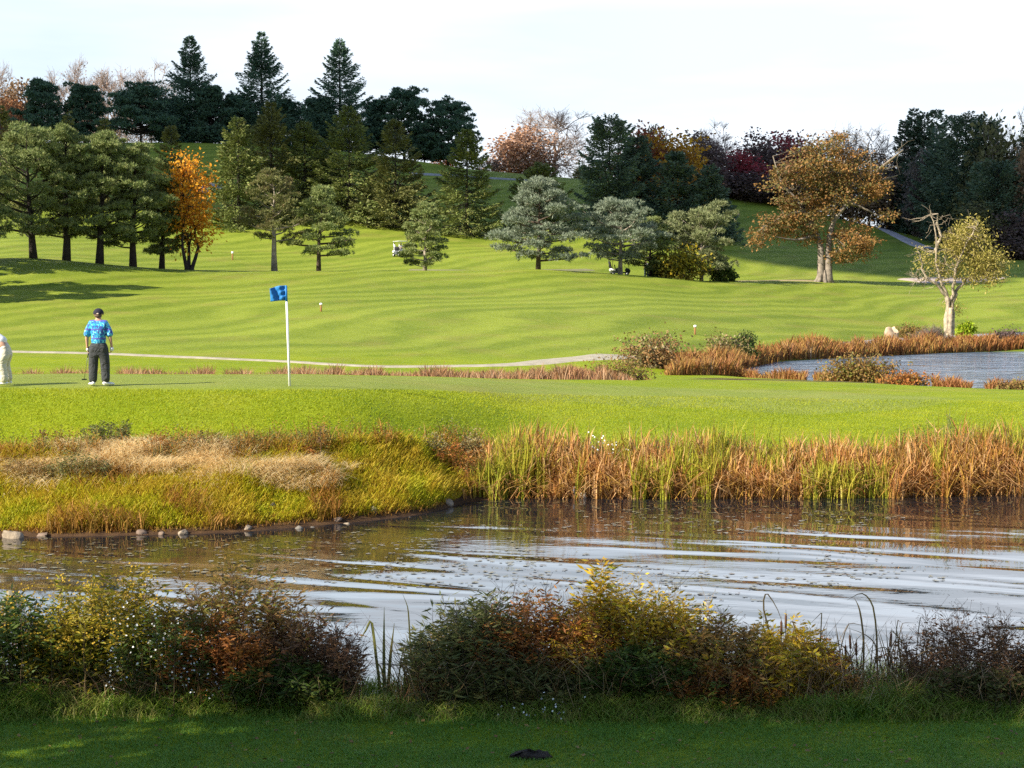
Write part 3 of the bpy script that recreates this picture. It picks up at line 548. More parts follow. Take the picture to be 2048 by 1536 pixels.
for (u, D, top, w_, k, mt_, lab) in (
    (1290, 250, 268, 96, 'f2', 'red', 'dull red tree behind the second dark spruce'),
    (1335, 248, 264, 124, 'f1', 'gold', 'golden yellow tree above the pointed dark spruce'),
    (1300, 285, 254, 60, 'f0', 'olive', 'dark green tree top behind the golden tree'),
    (1392, 276, 268, 90, 'f0', 'purple', 'grey brown tree right of the golden tree'),
    (1432, 290, 262, 80, 'b1', 'grey', 'grey bare crowned tree left of the crimson tree'),
    (1378, 258, 330, 70, 'f2', 'rust', 'low rusty orange tree behind the short dark spruce'),
    (1472, 284, 300, 110, 'f1', 'crimson', 'crimson tree in the middle of the skyline wood'),
    (1520, 296, 275, 84, 'f2', 'purple', 'dusky purple tree behind and right of the crimson tree'),
    (1560, 298, 272, 84, 'f0', 'crimson', 'dark crimson tree peeking over the oak from the left'),
    (1610, 300, 282, 90, 'f2', 'purple', 'purple brown tree directly behind the oak crown'),
    (1500, 278, 345, 110, 'f0', 'purple', 'low dark thicket tree under the crimson tree'),
    (1570, 282, 345, 100, 'f2', 'purple', 'low dark thicket tree left of the oak crown'),
    (1448, 284, 345, 70, 'f2', 'grey', 'low grey thicket tree beside the short dark spruce'),
    (1668, 302, 266, 100, 'b0', 'rust', 'thin bare tree top above the oak'),
    (1735, 300, 278, 96, 'b1', 'brown', 'bare brown tree between the oak and the dark wood'),
    (1700, 296, 300, 110, 'f1', 'brown', 'brown tree right behind the oak crown'),
    (1775, 300, 320, 60, 'f2', 'grey', 'grey leaved tree at the left foot of the dark wood'),
    (1848, 285, 305, 60, 'f0', 'grey', 'grey green tree standing in front of the dark wood'),
    (2000, 262, 262, 110, 'f2', 'olive', 'olive brown tree in the right part of the dark wood'),
    (2052, 256, 300, 100, 'f0', 'brown', 'brown leaved tree at the right picture edge'),
    (2035, 270, 250, 90, 'b1', 'brown', 'twiggy brown tree top at the upper right edge'),
    (1960, 250, 400, 90, 'f1', 'olive', 'low dark olive tree at the lower front of the dark wood'),
    (2040, 248, 420, 110, 'f1', 'purple', 'low dusky tree at the right edge of the dark wood')):
    fn = {'f0': FULL[0], 'f1': FULL[1], 'f2': FULL[2], 'b0': BARE[0], 'b1': BARE[1]}[k]
    share_tree('bare_tree' if k[0] == 'b' else 'autumn_tree', lab, 'tree', u, D, top, w_ * 1.25, k, fn, A[mt_], TWIG, wd, rz=u * .9)
DW = 'dark conifers of the wood on the right'
for (u, D, top, w_, lab, bl) in (
    (1803, 300, 238, 56, 'leftmost conifer of the dark wood', 0),
    (1822, 302, 216, 60, 'tallest pointed conifer of the dark wood', 0),
    (1842, 300, 222, 70, 'pointed conifer right of the tallest one in the dark wood', 0),
    (1867, 296, 218, 80, 'pointed conifer with a clear spire left of the broad one', 0),
    (1925, 272, 240, 150, 'broad round topped conifer filling the middle of the dark wood', .75),
    (1962, 268, 238, 110, 'conifer with a thin leader behind the broad round one', .2),
    (1885, 280, 290, 95, 'low front conifer of the dark wood above the path', .6),
    (1990, 255, 330, 120, 'low front conifer of the dark wood behind the half bare tree', .6),
    (2056, 262, 242, 70, 'dark conifer cut by the right picture edge', .1),
    (1822, 296, 320, 60, 'low conifer at the left front corner of the dark wood', .5)):
    plant_tree('spruce_tree', lab, 'spruce tree', u, D, top, g_spruce, NEEDLE3, BARKD(), w_ * 1.45, DW, prof=.6, fill=2.0, nb=120, leafL=.55, leafW=.22, droop=.25, blunt=bl)
# ------------------------------------------------------------------ oak and half bare tree
OAK = foliage('leaves_oak', [(0.175, 0.109, 0.028), (0.276, 0.133, 0.042), (0.34, 0.176, 0.055), (0.11, 0.123, 0.035), (0.276, 0.142, 0.065), (0.202, 0.104, 0.05)], .3, .65, .6, .3)
def oak():
    b = at(1647, 188); H = zat(268, 188) - b[2]; s_ = 188 / F; o = thing('oak_tree', 'large spreading oak with russet leaves and pale double trunk', 'oak tree', b); o.location.z -= .05
    rng = np.random.default_rng(77); tr = Geo(); C = []; T = []
    X_ = lambda u, v, y=0: np.array([(u - 1647) * s_, y, zat(v, 188) - b[2]])
    bases = [(X_(1641, 563), X_(1640, 500), X_(1625, 455, .5), X_(1600, 410, .8)), (X_(1655, 564, -.3), X_(1655, 500, 0), X_(1662, 450, 0), X_(1690, 405, -.6))]
    for k, pts in enumerate(bases):
        p = np.array(pts); p[0, 2] = -.4; q = np.stack([pchip(np.arange(len(p)), p[:, i], np.linspace(0, len(p) - 1, 12)) for i in range(3)], -1)
        tr.add(*tube(q, np.interp(np.linspace(0, 1, 12), [0, .1, .3, 1], [.66, .46, .38, .2]), 9))
    flare = []
    for a in np.linspace(0, 6.28, 9): tr.add(*tube([[math.cos(a) * 1.25, math.sin(a) * .9, -.3], [math.cos(a) * .75, math.sin(a) * .55, .35], [math.cos(a) * .5, math.sin(a) * .35, 1.4]], [.22, .26, .12], 5, False))
    L_ = [((1600, 410), (1560, 360), (1545, 310)), ((1605, 420), (1570, 430), (1530, 450)), ((1620, 450), (1640, 380), (1635, 310)), ((1630, 470), (1585, 480), (1540, 475)),
          ((1690, 405), (1722, 385), (1745, 345)), ((1690, 405), (1710, 410), (1755, 432)), ((1662, 450), (1668, 380), (1690, 300)), ((1660, 470), (1690, 470), (1725, 490)), ((1745, 345), (1765, 325), (1785, 305)), ((1722, 385), (1735, 350), (1728, 310)), ((1720, 386), (1752, 362), (1790, 350))]
    M = []
    for a, m_, c in L_:
        y = rng.normal() * 1.5; p = np.array([X_(*a), X_(*m_, y * .6), X_(*c, y * 1.4)]); q = np.stack([pchip([0, 1, 2], p[:, i], np.linspace(0, 2, 8)) for i in range(3)], -1); tr.add(*tube(q, np.linspace(.24, .06, 8), 6, False)); M.append(q)
    M = np.concatenate(M)
    # leaf masses: (u, v, ru, rv, weight)
    masses = [(1590, 340, 52, 48, 14), (1640, 315, 55, 40, 14), (1700, 330, 50, 40, 12), (1560, 370, 34, 36, 7), (1680, 375, 50, 30, 9), (1735, 385, 34, 28, 7), (1750, 365, 30, 22, 5), (1650, 395, 60, 22, 7), (1640, 360, 50, 34, 8),
              (1600, 420, 55, 32, 12), (1560, 440, 45, 32, 9), (1525, 465, 28, 26, 4), (1510, 485, 14, 12, 1.5), (1640, 425, 28, 24, 4), (1600, 465, 40, 30, 6), (1700, 480, 46, 40, 12), (1680, 510, 32, 20, 4), (1735, 500, 18, 26, 3), (1765, 430, 26, 16, 2.5), (1625, 470, 22, 22, 2), (1690, 450, 30, 24, 4), (1745, 345, 30, 26, 2), (1660, 280, 30, 14, 3)]
    for (u, v, ru, rv, wt) in masses:
        for _ in range(int(wt * 1.45)):
            d = rnd_dirs(rng, 1)[0] * rng.uniform(.45, 1); c = X_(u + d[0] * ru, v + d[2] * rv, d[1] * ru * s_ * .95 + rng.normal() * .6)
            j = np.argmin(np.linalg.norm(M - c, axis=1)); limb(tr, M[j], c, .06, .025, rng, 4, .1, 3)
            n = int(rng.uniform(70, 130)); off = rng.normal(size=(n, 3)) * np.array([.55, .55, .27]) * rng.uniform(.8, 1.3); C.append(c + off); T.append(off + rng.normal(size=(n, 3)) * .4 + [0, 0, -.2])
    C = np.concatenate(C); T = np.concatenate(T); n = len(C); k = rng.uniform(.6, 1.3, n)
    for (u, v, lu, lv) in ((1728, 310, 1732, 285), (1785, 305, 1800, 290), (1750, 345, 1790, 330), (1690, 300, 1720, 268), (1650, 290, 1665, 262), (1668, 290, 1700, 266)):
        a = X_(u, v); e = X_(lu, lv); limb(tr, a, e, .06, .02, rng, 5, .06, 3)
        for _ in range(6): limb(tr, a + (e - a) * rng.uniform(.3, 1), e + rng.normal(size=3) * .8, .03, .012, rng, 3, .08, 3)
    part('trunk', tr, bsdf('bark_oak', (.20, .165, .13), .9, noise=.45, nscale=2, bump=.6, bscale=9), o, True); cr = Geo(); cr.add(*leaves(C, T, .31 * k, .2 * k, rng)); part('crown', cr, OAK, o)
oak()
WILLOW = foliage('leaves_willow', [(0.23, 0.22, 0.036), (0.345, 0.297, 0.063), (0.437, 0.352, 0.108), (0.276, 0.22, 0.063)], .3, .6, .3, .8)
def half_bare():
    D = 137; b = at(1897, D); s_ = D / F; o = thing('gnarled_tree', 'gnarled half bare tree with peeling pale bark and yellowing leaves', 'tree', b); o.location.z -= .03
    rng = np.random.default_rng(5); tr = Geo(); C = []; T = []; X_ = lambda u, v, y=0: np.array([(u - 1897) * s_, y, zat(v, D) - b[2]])
    sm = lambda p, n: np.stack([pchip(np.arange(len(p)), np.array(p)[:, i], np.linspace(0, len(p) - 1, n)) for i in range(3)], -1)
    for pts, ra in (([X_(1894, 678), X_(1893, 640), X_(1895, 610), X_(1892, 588)], (.32, .24, .19, .16)), ([X_(1901, 678, .1), X_(1906, 630, .1), X_(1903, 610, .1), X_(1912, 585)], (.27, .2, .2, .17)), ([X_(1897, 676, -.2), X_(1899, 645, -.2), X_(1900, 615, -.1)], (.3, .24, .22))):
        q = sm(pts, 12); r = np.interp(np.linspace(0, 1, 12), np.linspace(0, 1, len(ra)), ra) * (1 + .18 * rng.normal(size=12)).clip(.75, 1.3); tr.add(*tube(q, r, 8))
    main = [[(1893, 592), (1872, 570), (1848, 555), (1835, 530), (1828, 505), (1820, 490)], [(1893, 592), (1880, 560), (1868, 520), (1866, 480), (1860, 450), (1850, 420)], [(1868, 500), (1876, 470), (1866, 440), (1868, 428)], [(1908, 588), (1930, 560), (1950, 545), (1975, 520)], [(1900, 600), (1905, 560), (1912, 520), (1930, 480), (1945, 450)], [(1872, 560), (1885, 530), (1890, 500)], [(1912, 520), (1895, 490), (1885, 470)], [(1935, 556), (1965, 550), (1990, 540)], [(1848, 555), (1840, 560), (1830, 548)]]
    M = []
    for pts in main:
        y = rng.normal() * .8; q = sm([X_(u, v, y * i / 3) for i, (u, v) in enumerate(pts)], 14); q[1:-1] += rng.normal(size=(12, 3)) * .06; tr.add(*tube(q, np.linspace(.15, .025, 14), 6, False)); M.append(q)
    M = np.concatenate(M)
    for _ in range(110):
        j = rng.integers(len(M)); e = M[j] + np.array([rng.normal() * .8, rng.normal() * .8, rng.uniform(-.7, 1.0)]); limb(tr, M[j], e, .03, .01, rng, 4, .12, 3)
        limb(tr, (M[j] + e) / 2, e + rng.normal(size=3) * .4, .015, .008, rng, 3, .1, 3)
    for (u, v, ru, rv, wt) in ((1945, 500, 38, 36, 16), (1975, 520, 30, 30, 11), (1935, 465, 24, 26, 8), (1905, 500, 24, 30, 8), (1960, 545, 36, 18, 8), (1990, 540, 16, 24, 5), (1890, 480, 18, 18, 3), (1930, 540, 28, 18, 6), (1850, 520, 22, 24, 4), (1880, 540, 26, 16, 4), (1912, 620, 12, 20, 1.5), (1945, 448, 12, 14, 2)):
        for _ in range(int(wt * 2.6)):
            d = rnd_dirs(rng, 1)[0] * rng.uniform(.4, 1); c = X_(u + d[0] * ru * 1.22, v + d[2] * rv * 1.15, d[1] * ru * s_); j = np.argmin(np.linalg.norm(M - c, axis=1)); limb(tr, M[j], c, .025, .01, rng, 4, .1, 3)
            n = int(rng.uniform(26, 62)); off = rng.normal(size=(n, 3)) * np.array([.42, .42, .34]); C.append(c + off); T.append(np.stack([rng.normal(size=n) * .5, rng.normal(size=n) * .5, rng.uniform(-1.2, .3, n)], -1))
    C = np.concatenate(C); T = np.concatenate(T); n = len(C); k = rng.uniform(.6, 1.3, n)
    part('trunk', tr, bsdf('bark_peeling', (.36, .29, .21), .9, noise=.5, nscale=2.5, bump=.6, bscale=9), o, True); cr = Geo(); cr.add(*leaves(C, T, .26 * k, .09 * k, rng)); part('crown', cr, WILLOW, o)
half_bare()
# ------------------------------------------------------------------ shrubs and weeds
def weed(name, label, cat, loc, W, H, mats, seed, depth=.6, stems=70, lps=45, leafL=.06, leafW=.014, top=1.0, stemr=.004, flowers=None, seeds=None, group=None, spread=.35, edge=.6, droop=.0, low=.0, base=.0, inner=None):
    """leafy clump: stems rise from a patch, leaves all along them, flower or seed heads at the tips"""
    rng = np.random.default_rng(seed); o = thing(name, label, cat, loc, 0, group); st = Geo(); C = []; T = []; tips = []
    bx = rng.uniform(-1, 1, stems); by = rng.normal(size=stems) * .4
    for i in range(stems):
        env = (1 - (1 - edge) * abs(bx[i]) ** 1.7) * rng.uniform(.68, 1.06); h = H * env; p0 = np.array([bx[i] * W / 2 * .82, by[i] * depth, -.03]); p0[2] += base
        tilt = np.array([bx[i] * spread * .5 + rng.normal() * spread * .35, rng.normal() * spread * .4, 0]); p1 = p0 + tilt * h * .35 + [0, 0, h * .55]; p2 = p0 + tilt * h * .9 + [0, 0, h * (1 - droop * .3)]
        q = np.stack([p0, p0 + (p1 - p0) * .5, p1, p1 + (p2 - p1) * .55 + rng.normal(size=3) * .02, p2]); st.add(*tube(q, np.array([1.3, 1.1, .9, .7, .4]) * stemr, 3, False)); tips.append(p2)
        n = max(4, int(lps * rng.uniform(.7, 1.2))); t = low + (1 - low) * rng.uniform(.04, 1, n) ** .8; k = t * 4; j = np.minimum(k.astype(int), 3); f = (k - j)[:, None]; c = q[j] * (1 - f) + q[j + 1] * f
        a = rng.uniform(0, 6.283, n); dd = np.stack([np.cos(a), np.sin(a), rng.uniform(-.35, .75, n)], -1); br = rng.uniform(0, 1, n) ** 2 * .10 * H; C.append(c + dd * br[:, None]); T.append(dd)
    C = np.concatenate(C); T = np.concatenate(T); n = len(C); k = rng.uniform(.55, 1.3, n)
    part('stem', st, mats[1], o)['kind'] = 'stuff'
    lf = Geo(); lf.add(*leaves(C, T, leafL * k, leafW * k, rng)); part('foliage', lf, mats[0], o)
    tips = np.array(tips)
    if flowers:
        mt_, frac, per, size, vr, name_ = flowers; sel = tips[rng.uniform(size=len(tips)) < frac]; c = np.repeat(sel, per, 0); c = c + rng.normal(size=c.shape) * np.array([.07, .06, .10]) - np.array([0, 0, 1]) * rng.uniform(0, vr, len(c))[:, None]
        g = Geo(); m_ = len(c); pet = 6; cc = np.repeat(c, pet, 0); a = np.tile(np.arange(pet) * 6.283 / pet, m_); nrm = np.repeat(unit(np.stack([rng.normal(size=m_) * .6, -np.abs(rng.normal(size=m_)) - .3, np.abs(rng.normal(size=m_)) + .2], -1)), pet, 0)
        ax = unit(np.cross(nrm, [0.1, .2, 1.])); ay = np.cross(nrm, ax); dd = ax * np.cos(a)[:, None] + ay * np.sin(a)[:, None] + nrm * .3; g.add(*leaves(cc, dd, size, size * .75, rng, N=nrm)); part(name_, g, mt_, o)['kind'] = 'stuff'
    if seeds:
        mt_, frac, L_, nn, sz = seeds; g = Geo(); sel = tips[rng.uniform(size=len(tips)) < frac]
        for p in sel:
            for _ in range(nn):
                e = p + np.array([rng.normal() * .5, rng.normal() * .4, rng.uniform(.15, 1)]) * L_ * rng.uniform(.5, 1.1); g.add(*tube([p - [0, 0, .04], (p + e) / 2 + rng.normal(size=3) * .012, e], [.0022, .0018, .0012], 3, False))
                g.add(*leaves(np.repeat(e[None], 3, 0) + rng.normal(size=(3, 3)) * .006, rnd_dirs(rng, 3), sz, sz * .8, rng))
        part('seed_head', g, mt_, o)['kind'] = 'stuff'
    return o
STG = bsdf('stem_brown', (.10, .07, .035), .8); STR = bsdf('stem_rust', (.16, .07, .03), .8); STY = bsdf('stem_straw', (.38, .26, .10), .8); STD = bsdf('stem_dark', (.05, .04, .03), .85)
LW = dict(
    dgreen=foliage('weed_dark_green', [(0.045, 0.083, 0.018), (0.075, 0.128, 0.024), (0.128, 0.18, 0.03), (0.06, 0.09, 0.022), (0.195, 0.18, 0.03)], .35, .5, .3, 2),
    golden=foliage('weed_golden', [(0.119, 0.155, 0.016), (0.27, 0.265, 0.022), (0.473, 0.342, 0.027), (0.186, 0.186, 0.019), (0.607, 0.404, 0.041)], .35, .5, .45, 2.2),
    rust=foliage('weed_rust', [(0.184, 0.08, 0.026), (0.35, 0.128, 0.036), (0.497, 0.192, 0.043), (0.221, 0.144, 0.029), (0.129, 0.112, 0.029)], .35, .6, .45, 2),
    lit=foliage('weed_yellow_sunlit', [(0.259, 0.265, 0.014), (0.46, 0.397, 0.023), (0.69, 0.476, 0.034), (0.374, 0.212, 0.029), (0.201, 0.238, 0.017), (0.604, 0.344, 0.046)], .35, .5, .5, 2.5),  # yellow leaf colours, saturated further to look sunlit
    plum=foliage('weed_plum', [(.12, .065, .035), (.17, .085, .04), (.22, .12, .06), (.10, .09, .025)], .3, .6, .4, 2),
    greyg=foliage('weed_grey_green', [(.085, .10, .03), (.12, .14, .04), (.17, .17, .055), (.16, .11, .04)], .3, .6, .4, 2),
    mixed=foliage('weed_mixed', [(0.12, 0.15, 0.027), (0.24, 0.15, 0.045), (0.33, 0.18, 0.06), (0.18, 0.195, 0.03), (0.285, 0.225, 0.075)], .35, .6, .45, 2))
WHITE = bsdf('petal_white', (.80, .80, .78), .6); YEL = foliage('flower_gold', [(.45, .28, .02), (.55, .36, .03), (.30, .20, .03)], .2); SEED = bsdf('seed_brown', (.10, .055, .03), .8); SEEDG = bsdf('seed_grey', (.09, .07, .055), .8)
ND = 17.75
def near(u, D=ND): return at(u, D - .38)
def hw(top, D=ND, u=1000):
    if D < 20: D = D - .38; return (zat(top, D) - float(at(u, D)[2])) * 1.10
    return zat(top, D) - float(at(u, D)[2])
pw = lambda px, D=ND: px / F * D
NB = 'weeds and shrubs on the near pond bank'
for (nm, lab, ct, u, D, top, px, k, st_, kw) in (
    ('goldenrod', 'dark green leafy goldenrod at the left picture edge', 'plant', 30, 17.7, 1215, 300, 'dgreen', STG, dict(stems=110, lps=70, leafL=.075, leafW=.016, flowers=(YEL, .25, 26, .014, .12, 'flower'))),
    ('goldenrod', 'goldenrod with yellowing tops left of the white asters', 'plant', 205, 17.8, 1175, 260, 'golden', STG, dict(stems=110, lps=75, leafL=.07, leafW=.015, flowers=(YEL, .3, 30, .014, .14, 'flower'))),
    ('aster', 'aster bush dotted with small white flowers', 'plant', 320, 17.35, 1225, 180, 'dgreen', STG, dict(stems=60, lps=60, leafL=.05, leafW=.011, depth=.3, flowers=(WHITE, .22, 20, .013, .5, 'flower'))),
    ('tall_weed', 'tallest green weed clump, right of the white asters', 'plant', 470, 17.9, 1160, 240, 'mixed', STR, dict(stems=110, lps=75, leafL=.065, leafW=.015, seeds=(SEED, .2, .12, 4, .012))),
    ('rust_shrub', 'rusty brown shrub just right of the white asters', 'shrub', 425, 17.4, 1250, 200, 'rust', STR, dict(stems=80, lps=65, leafL=.055, leafW=.014, depth=.35)),
    ('tall_weed', 'drooping dark weed with dark seed dots, left of the tall cattail blades', 'plant', 590, 17.7, 1250, 235, 'plum', STD, dict(stems=120, lps=62, leafL=.06, leafW=.013, edge=.3, spread=.5, seeds=(SEED, .8, .22, 6, .014))),
    ('tall_weed', 'low green weed under the drooping dark seed weed', 'plant', 560, 17.3, 1320, 230, 'dgreen', STG, dict(stems=90, lps=70, leafL=.07, leafW=.015, depth=.3, edge=.3)),
    ('willow_weed', 'grey green willow leaved weed right of the tall cattail blades', 'plant', 950, 17.7, 1215, 240, 'greyg', STD, dict(stems=120, lps=75, leafL=.085, leafW=.014, spread=.4, edge=.5, seeds=(SEEDG, .2, .14, 4, .012))),
    ('rust_shrub', 'rusty orange twiggy shrub left of the golden bush', 'shrub', 1090, 17.8, 1205, 260, 'rust', STR, dict(stems=130, lps=62, leafL=.06, leafW=.014, spread=.5, seeds=(SEED, .4, .24, 4, .012))),
    ('tall_weed', 'low dark grey weed at the foot of the rusty orange shrub', 'plant', 1030, 17.3, 1330, 280, 'greyg', STD, dict(stems=100, lps=60, leafL=.08, leafW=.012, depth=.3)),
    ('golden_bush', 'golden yellow bush with a leafy spire, brightest on the near bank', 'shrub', 1265, 17.95, 1190, 270, 'lit', STY, dict(stems=150, lps=85, leafL=.06, leafW=.016, spread=.5, edge=.55, seeds=(STY, .35, .28, 4, .012))),
    ('spire_weed', 'tall single spire of leaves poking out of the golden bush', 'plant', 1212, 17.9, 1128, 60, 'lit', STY, dict(stems=7, lps=120, leafL=.075, leafW=.018, depth=.1, spread=.15, low=.3)),
    ('tall_weed', 'dark green weed in front of the golden bush', 'plant', 1290, 17.35, 1300, 260, 'dgreen', STG, dict(stems=110, lps=70, leafL=.06, leafW=.015, depth=.3)),
    ('tall_weed', 'dark russet weed clump right of the golden bush', 'plant', 1430, 17.7, 1245, 230, 'mixed', STD, dict(stems=120, lps=72, leafL=.06, leafW=.014, seeds=(SEED, .3, .2, 4, .012))),
    ('rust_shrub', 'low brown shrub below the dark russet clump', 'shrub', 1450, 17.3, 1330, 200, 'rust', STD, dict(stems=80, lps=60, leafL=.05, leafW=.013, depth=.3)),
    ('golden_bush', 'small sunlit yellow weed clump left of the bent reeds', 'plant', 1575, 17.8, 1255, 180, 'lit', STY, dict(stems=90, lps=70, leafL=.06, leafW=.015, edge=.5)),
    ('golden_bush', 'low yellow and rust weed at the foot of the bent reeds', 'plant', 1660, 17.75, 1352, 170, 'lit', STR, dict(stems=40, lps=40, leafL=.055, leafW=.013)),
    ('rust_shrub', 'small russet weed among the brown cattail heads', 'plant', 1640, 17.9, 1290, 130, 'rust', STR, dict(stems=45, lps=50, leafL=.05, leafW=.012, seeds=(SEED, .5, .2, 4, .012))),
    ('twiggy_bush', 'dark plum twiggy bush at the right picture edge', 'shrub', 1960, 17.7, 1255, 290, 'plum', STD, dict(stems=150, lps=48, leafL=.045, leafW=.012, spread=.55, edge=.55, seeds=(SEED, .5, .26, 5, .013))),
    ('tall_weed', 'low dark weed at the foot of the plum twiggy bush', 'plant', 1970, 17.3, 1340, 260, 'greyg', STD, dict(stems=90, lps=60, leafL=.06, leafW=.013, depth=.3)),
    ('aster', 'low aster with tiny white flowers in the long grass', 'plant', 1075, 16.95, 1425, 150, 'dgreen', STG, dict(stems=30, lps=26, leafL=.04, leafW=.01, depth=.3, flowers=(WHITE, .8, 4, .013, .12, 'flower')))):
    kw['stems'] = int(kw['stems'] * 1.35); kw['lps'] = int(kw['lps'] * 1.05); kw['edge'] = max(kw.get('edge', .6), .5); kw['leafW'] *= 1.5; kw['leafL'] *= 1.35
    weed(nm, lab, ct, near(u, D), pw(px * 1.12, D), hw(top, D, u), (LW[k], st_), int(u + D * 10), group=NB, **kw)
# cattails, near bank
CATB = foliage('cattail_blade', [(.10, .12, .03), (.16, .14, .04), (.07, .09, .03), (.20, .13, .05)], .25, .5)
CATD = foliage('cattail_blade_dark', [(.05, .05, .02), (.09, .07, .03), (.12, .08, .035)], .2, .5)
CATH = bsdf('cattail_head', (.11, .055, .03), .9)
def ribbon(g, pts, w, n=12):
    p = np.array(pts, float); q = np.stack([pchip(np.arange(len(p)), p[:, i], np.linspace(0, len(p) - 1, n)) for i in range(3)], -1); ww = np.interp(np.linspace(0, 1, n), [0, .15, .6, 1], [.7, 1, .8, .08]) * w / 2
    T = unit(np.gradient(q, axis=0)); S = unit(np.cross(T, [.25, .95, .1])); V = np.stack([q - S * ww[:, None], q + np.cross(T, S) * ww[:, None] * .5, q + S * ww[:, None]], 1).reshape(-1, 3); i = np.arange(n - 1) * 3
    g.add(V, np.concatenate([np.stack([i, i + 1, i + 4, i + 3], -1), np.stack([i + 1, i + 2, i + 5, i + 4], -1)]))
def cattail(label, u0, D, blist, heads, mat, group='cattail clumps on the near bank'):
    b = at(u0, D); o = thing('cattail', label, 'cattail', b, 0, group); g = Geo(); rng = np.random.default_rng(int(u0))
    X_ = lambda u, v: np.array([(u - u0) / F * D, rng.normal() * .02, zat(v, D) - b[2]])
    for pts, w in blist: 
        y = rng.normal() * .12; P_ = [X_(u, v) + [0, y, 0] for u, v in pts]; ribbon(g, P_, w * 1.5)
    part('blade', g, mat, o)
    if heads:
        s_ = Geo()
        for (u, v, ub, vb) in heads:
            g = Geo(); p = X_(u, v); q = X_(ub, vb); d = unit(p - q); g.add(*tube([p - d * .16, p - d * .15, p - d * .02, p], [.004, .013, .013, .004], 8)); part('seed_head', g, CATH, o, True)
            s_ = Geo(); s_.add(*tube([q, (p + q) / 2, p - d * .15, p + d * .05], [.005, .005, .004, .002], 4)); part('stalk', s_, STG, o)
    return o
cattail('clump of tall upright cattail blades against the water, one bent over', 770, 17.4,
    [([(772, 1420), (768, 1310), (769, 1206)], .028), ([(772, 1420), (778, 1320), (787, 1244)], .028), ([(762, 1420), (750, 1330), (738, 1244), (728, 1262), (716, 1280)], .024), ([(775, 1415), (762, 1330), (752, 1315)], .016), ([(828, 1400), (818, 1300), (815, 1220), (803, 1187)], .014), ([(835, 1400), (838, 1300), (840, 1249)], .012),
     ([(800, 1400), (806, 1330), (795, 1290)], .012), ([(790, 1400), (800, 1320), (808, 1285)], .012), ([(845, 1400), (850, 1320), (868, 1280)], .01), ([(812, 1400), (808, 1340), (780, 1300)], .012), ([(822, 1400), (832, 1330), (845, 1290)], .01), ([(760, 1420), (748, 1390), (730, 1370)], .012), ([(790, 1420), (780, 1380), (790, 1350)], .014)], [], CATB)
bl = [([(1572, 1420), (1555, 1300), (1535, 1215), (1541, 1190), (1562, 1220), (1578, 1260)], .013), ([(1735, 1400), (1738, 1300), (1728, 1220), (1718, 1198)], .016), ([(1770, 1400), (1768, 1290), (1755, 1210), (1735, 1192), (1705, 1205)], .014), ([(1745, 1410), (1760, 1300), (1740, 1270), (1700, 1255)], .01), ([(1640, 1400), (1642, 1300), (1645, 1220), (1620, 1245)], .01), ([(1700, 1400), (1690, 1300), (1680, 1240)], .01), ([(1810, 1390), (1800, 1300), (1790, 1230)], .012), ([(1838, 1380), (1825, 1300), (1800, 1270), (1790, 1275)], .01), ([(1770, 1390), (1790, 1310), (1822, 1255)], .009), ([(1725, 1400), (1710, 1320), (1690, 1290), (1660, 1280)], .01), ([(1620, 1400), (1600, 1300), (1585, 1235), (1575, 1262)], .01), ([(1835, 1390), (1840, 1330), (1836, 1300)], .012)]
rng = np.random.default_rng(9)
for k in range(46):
    u = rng.uniform(1590, 1850); h = rng.uniform(1230, 1330); dx = rng.normal() * 25; bl.append(([(u, 1415), (u + dx * .4, (1415 + h) / 2), (u + dx, h)] + ([(u + dx * 2.2, h + rng.uniform(0, 30))] if rng.random() < .4 else []), rng.uniform(.006, .012)))
cattail('wispy stand of bent and drooping reeds with brown cattail heads', 1700, 17.5, bl, [(1577, 1228, 1577, 1400), (1567, 1240, 1572, 1400), (1708, 1270, 1715, 1400), (1719, 1282, 1722, 1400), (1791, 1265, 1786, 1400), (1593, 1262, 1596, 1400), (1699, 1290, 1702, 1400)], CATD)
bl = []
for k in range(26):
    u = rng.uniform(-20, 70); h = rng.uniform(1165, 1280); dx = rng.normal() * 18; bl.append(([(u, 1400), (u + dx * .4, (1400 + h) / 2), (u + dx, h)], rng.uniform(.006, .012)))
cattail('thin pinkish reed stems rising at the left picture edge', 25, 18.1, bl, [], foliage('reed_pink', [(.40, .24, .16), (.30, .17, .10), (.45, .32, .2)], .2))
# ------------------------------------------------------------------ mid distance shrubs
YB = foliage('bush_yellow', [(0.256, 0.225, 0.018), (0.416, 0.3, 0.024), (0.16, 0.18, 0.022), (0.544, 0.33, 0.036)], .3, .6, .45, 1)
def bush(name, label, cat, u, D, top, px, mat, seed, bark=None, group=None, h0=-.1, **kw):
    b = at(u, D); H = zat(top, D) - b[2]; R = px / 2 / F * D; o = thing(name, label, cat, b, 0, group); o.location.z -= .03
    tr, cr = g_decid(H, R, seed, **{**dict(h0=h0, nclump=60, leaf=36, lsize=max(.05, .0022 * D), clr=.2, twigs=3, twigr=.00007 * D, fork=.12, trunk=.012, multi=3, hollow=.15), **kw}); part('stem', tr, bark or BARKD(), o)
    if cr is not None: part('foliage', cr, mat, o)
    return o
bush('yellow_bush', 'yellowing bush under the pale pines on the ridge', 'bush', 1360, 174.5, 500, 88, YB, 3)
bush('dark_shrub', 'dark shrub in the shade left of the yellowing bush', 'shrub', 1322, 176.5, 530, 42, LW['dgreen'], 4)
bush('dark_shrub', 'small dark shrub under the right end of the yellow green pine', 'shrub', 1447, 178.5, 528, 38, LW['dgreen'], 5)
bush('lime_shrub', 'bright lime green shrub beside the gnarled half bare tree', 'shrub', 1932, 134, 645, 28, foliage('bush_lime', [(.20, .30, .015), (.30, .40, .02), (.38, .42, .03)], .35), 6)
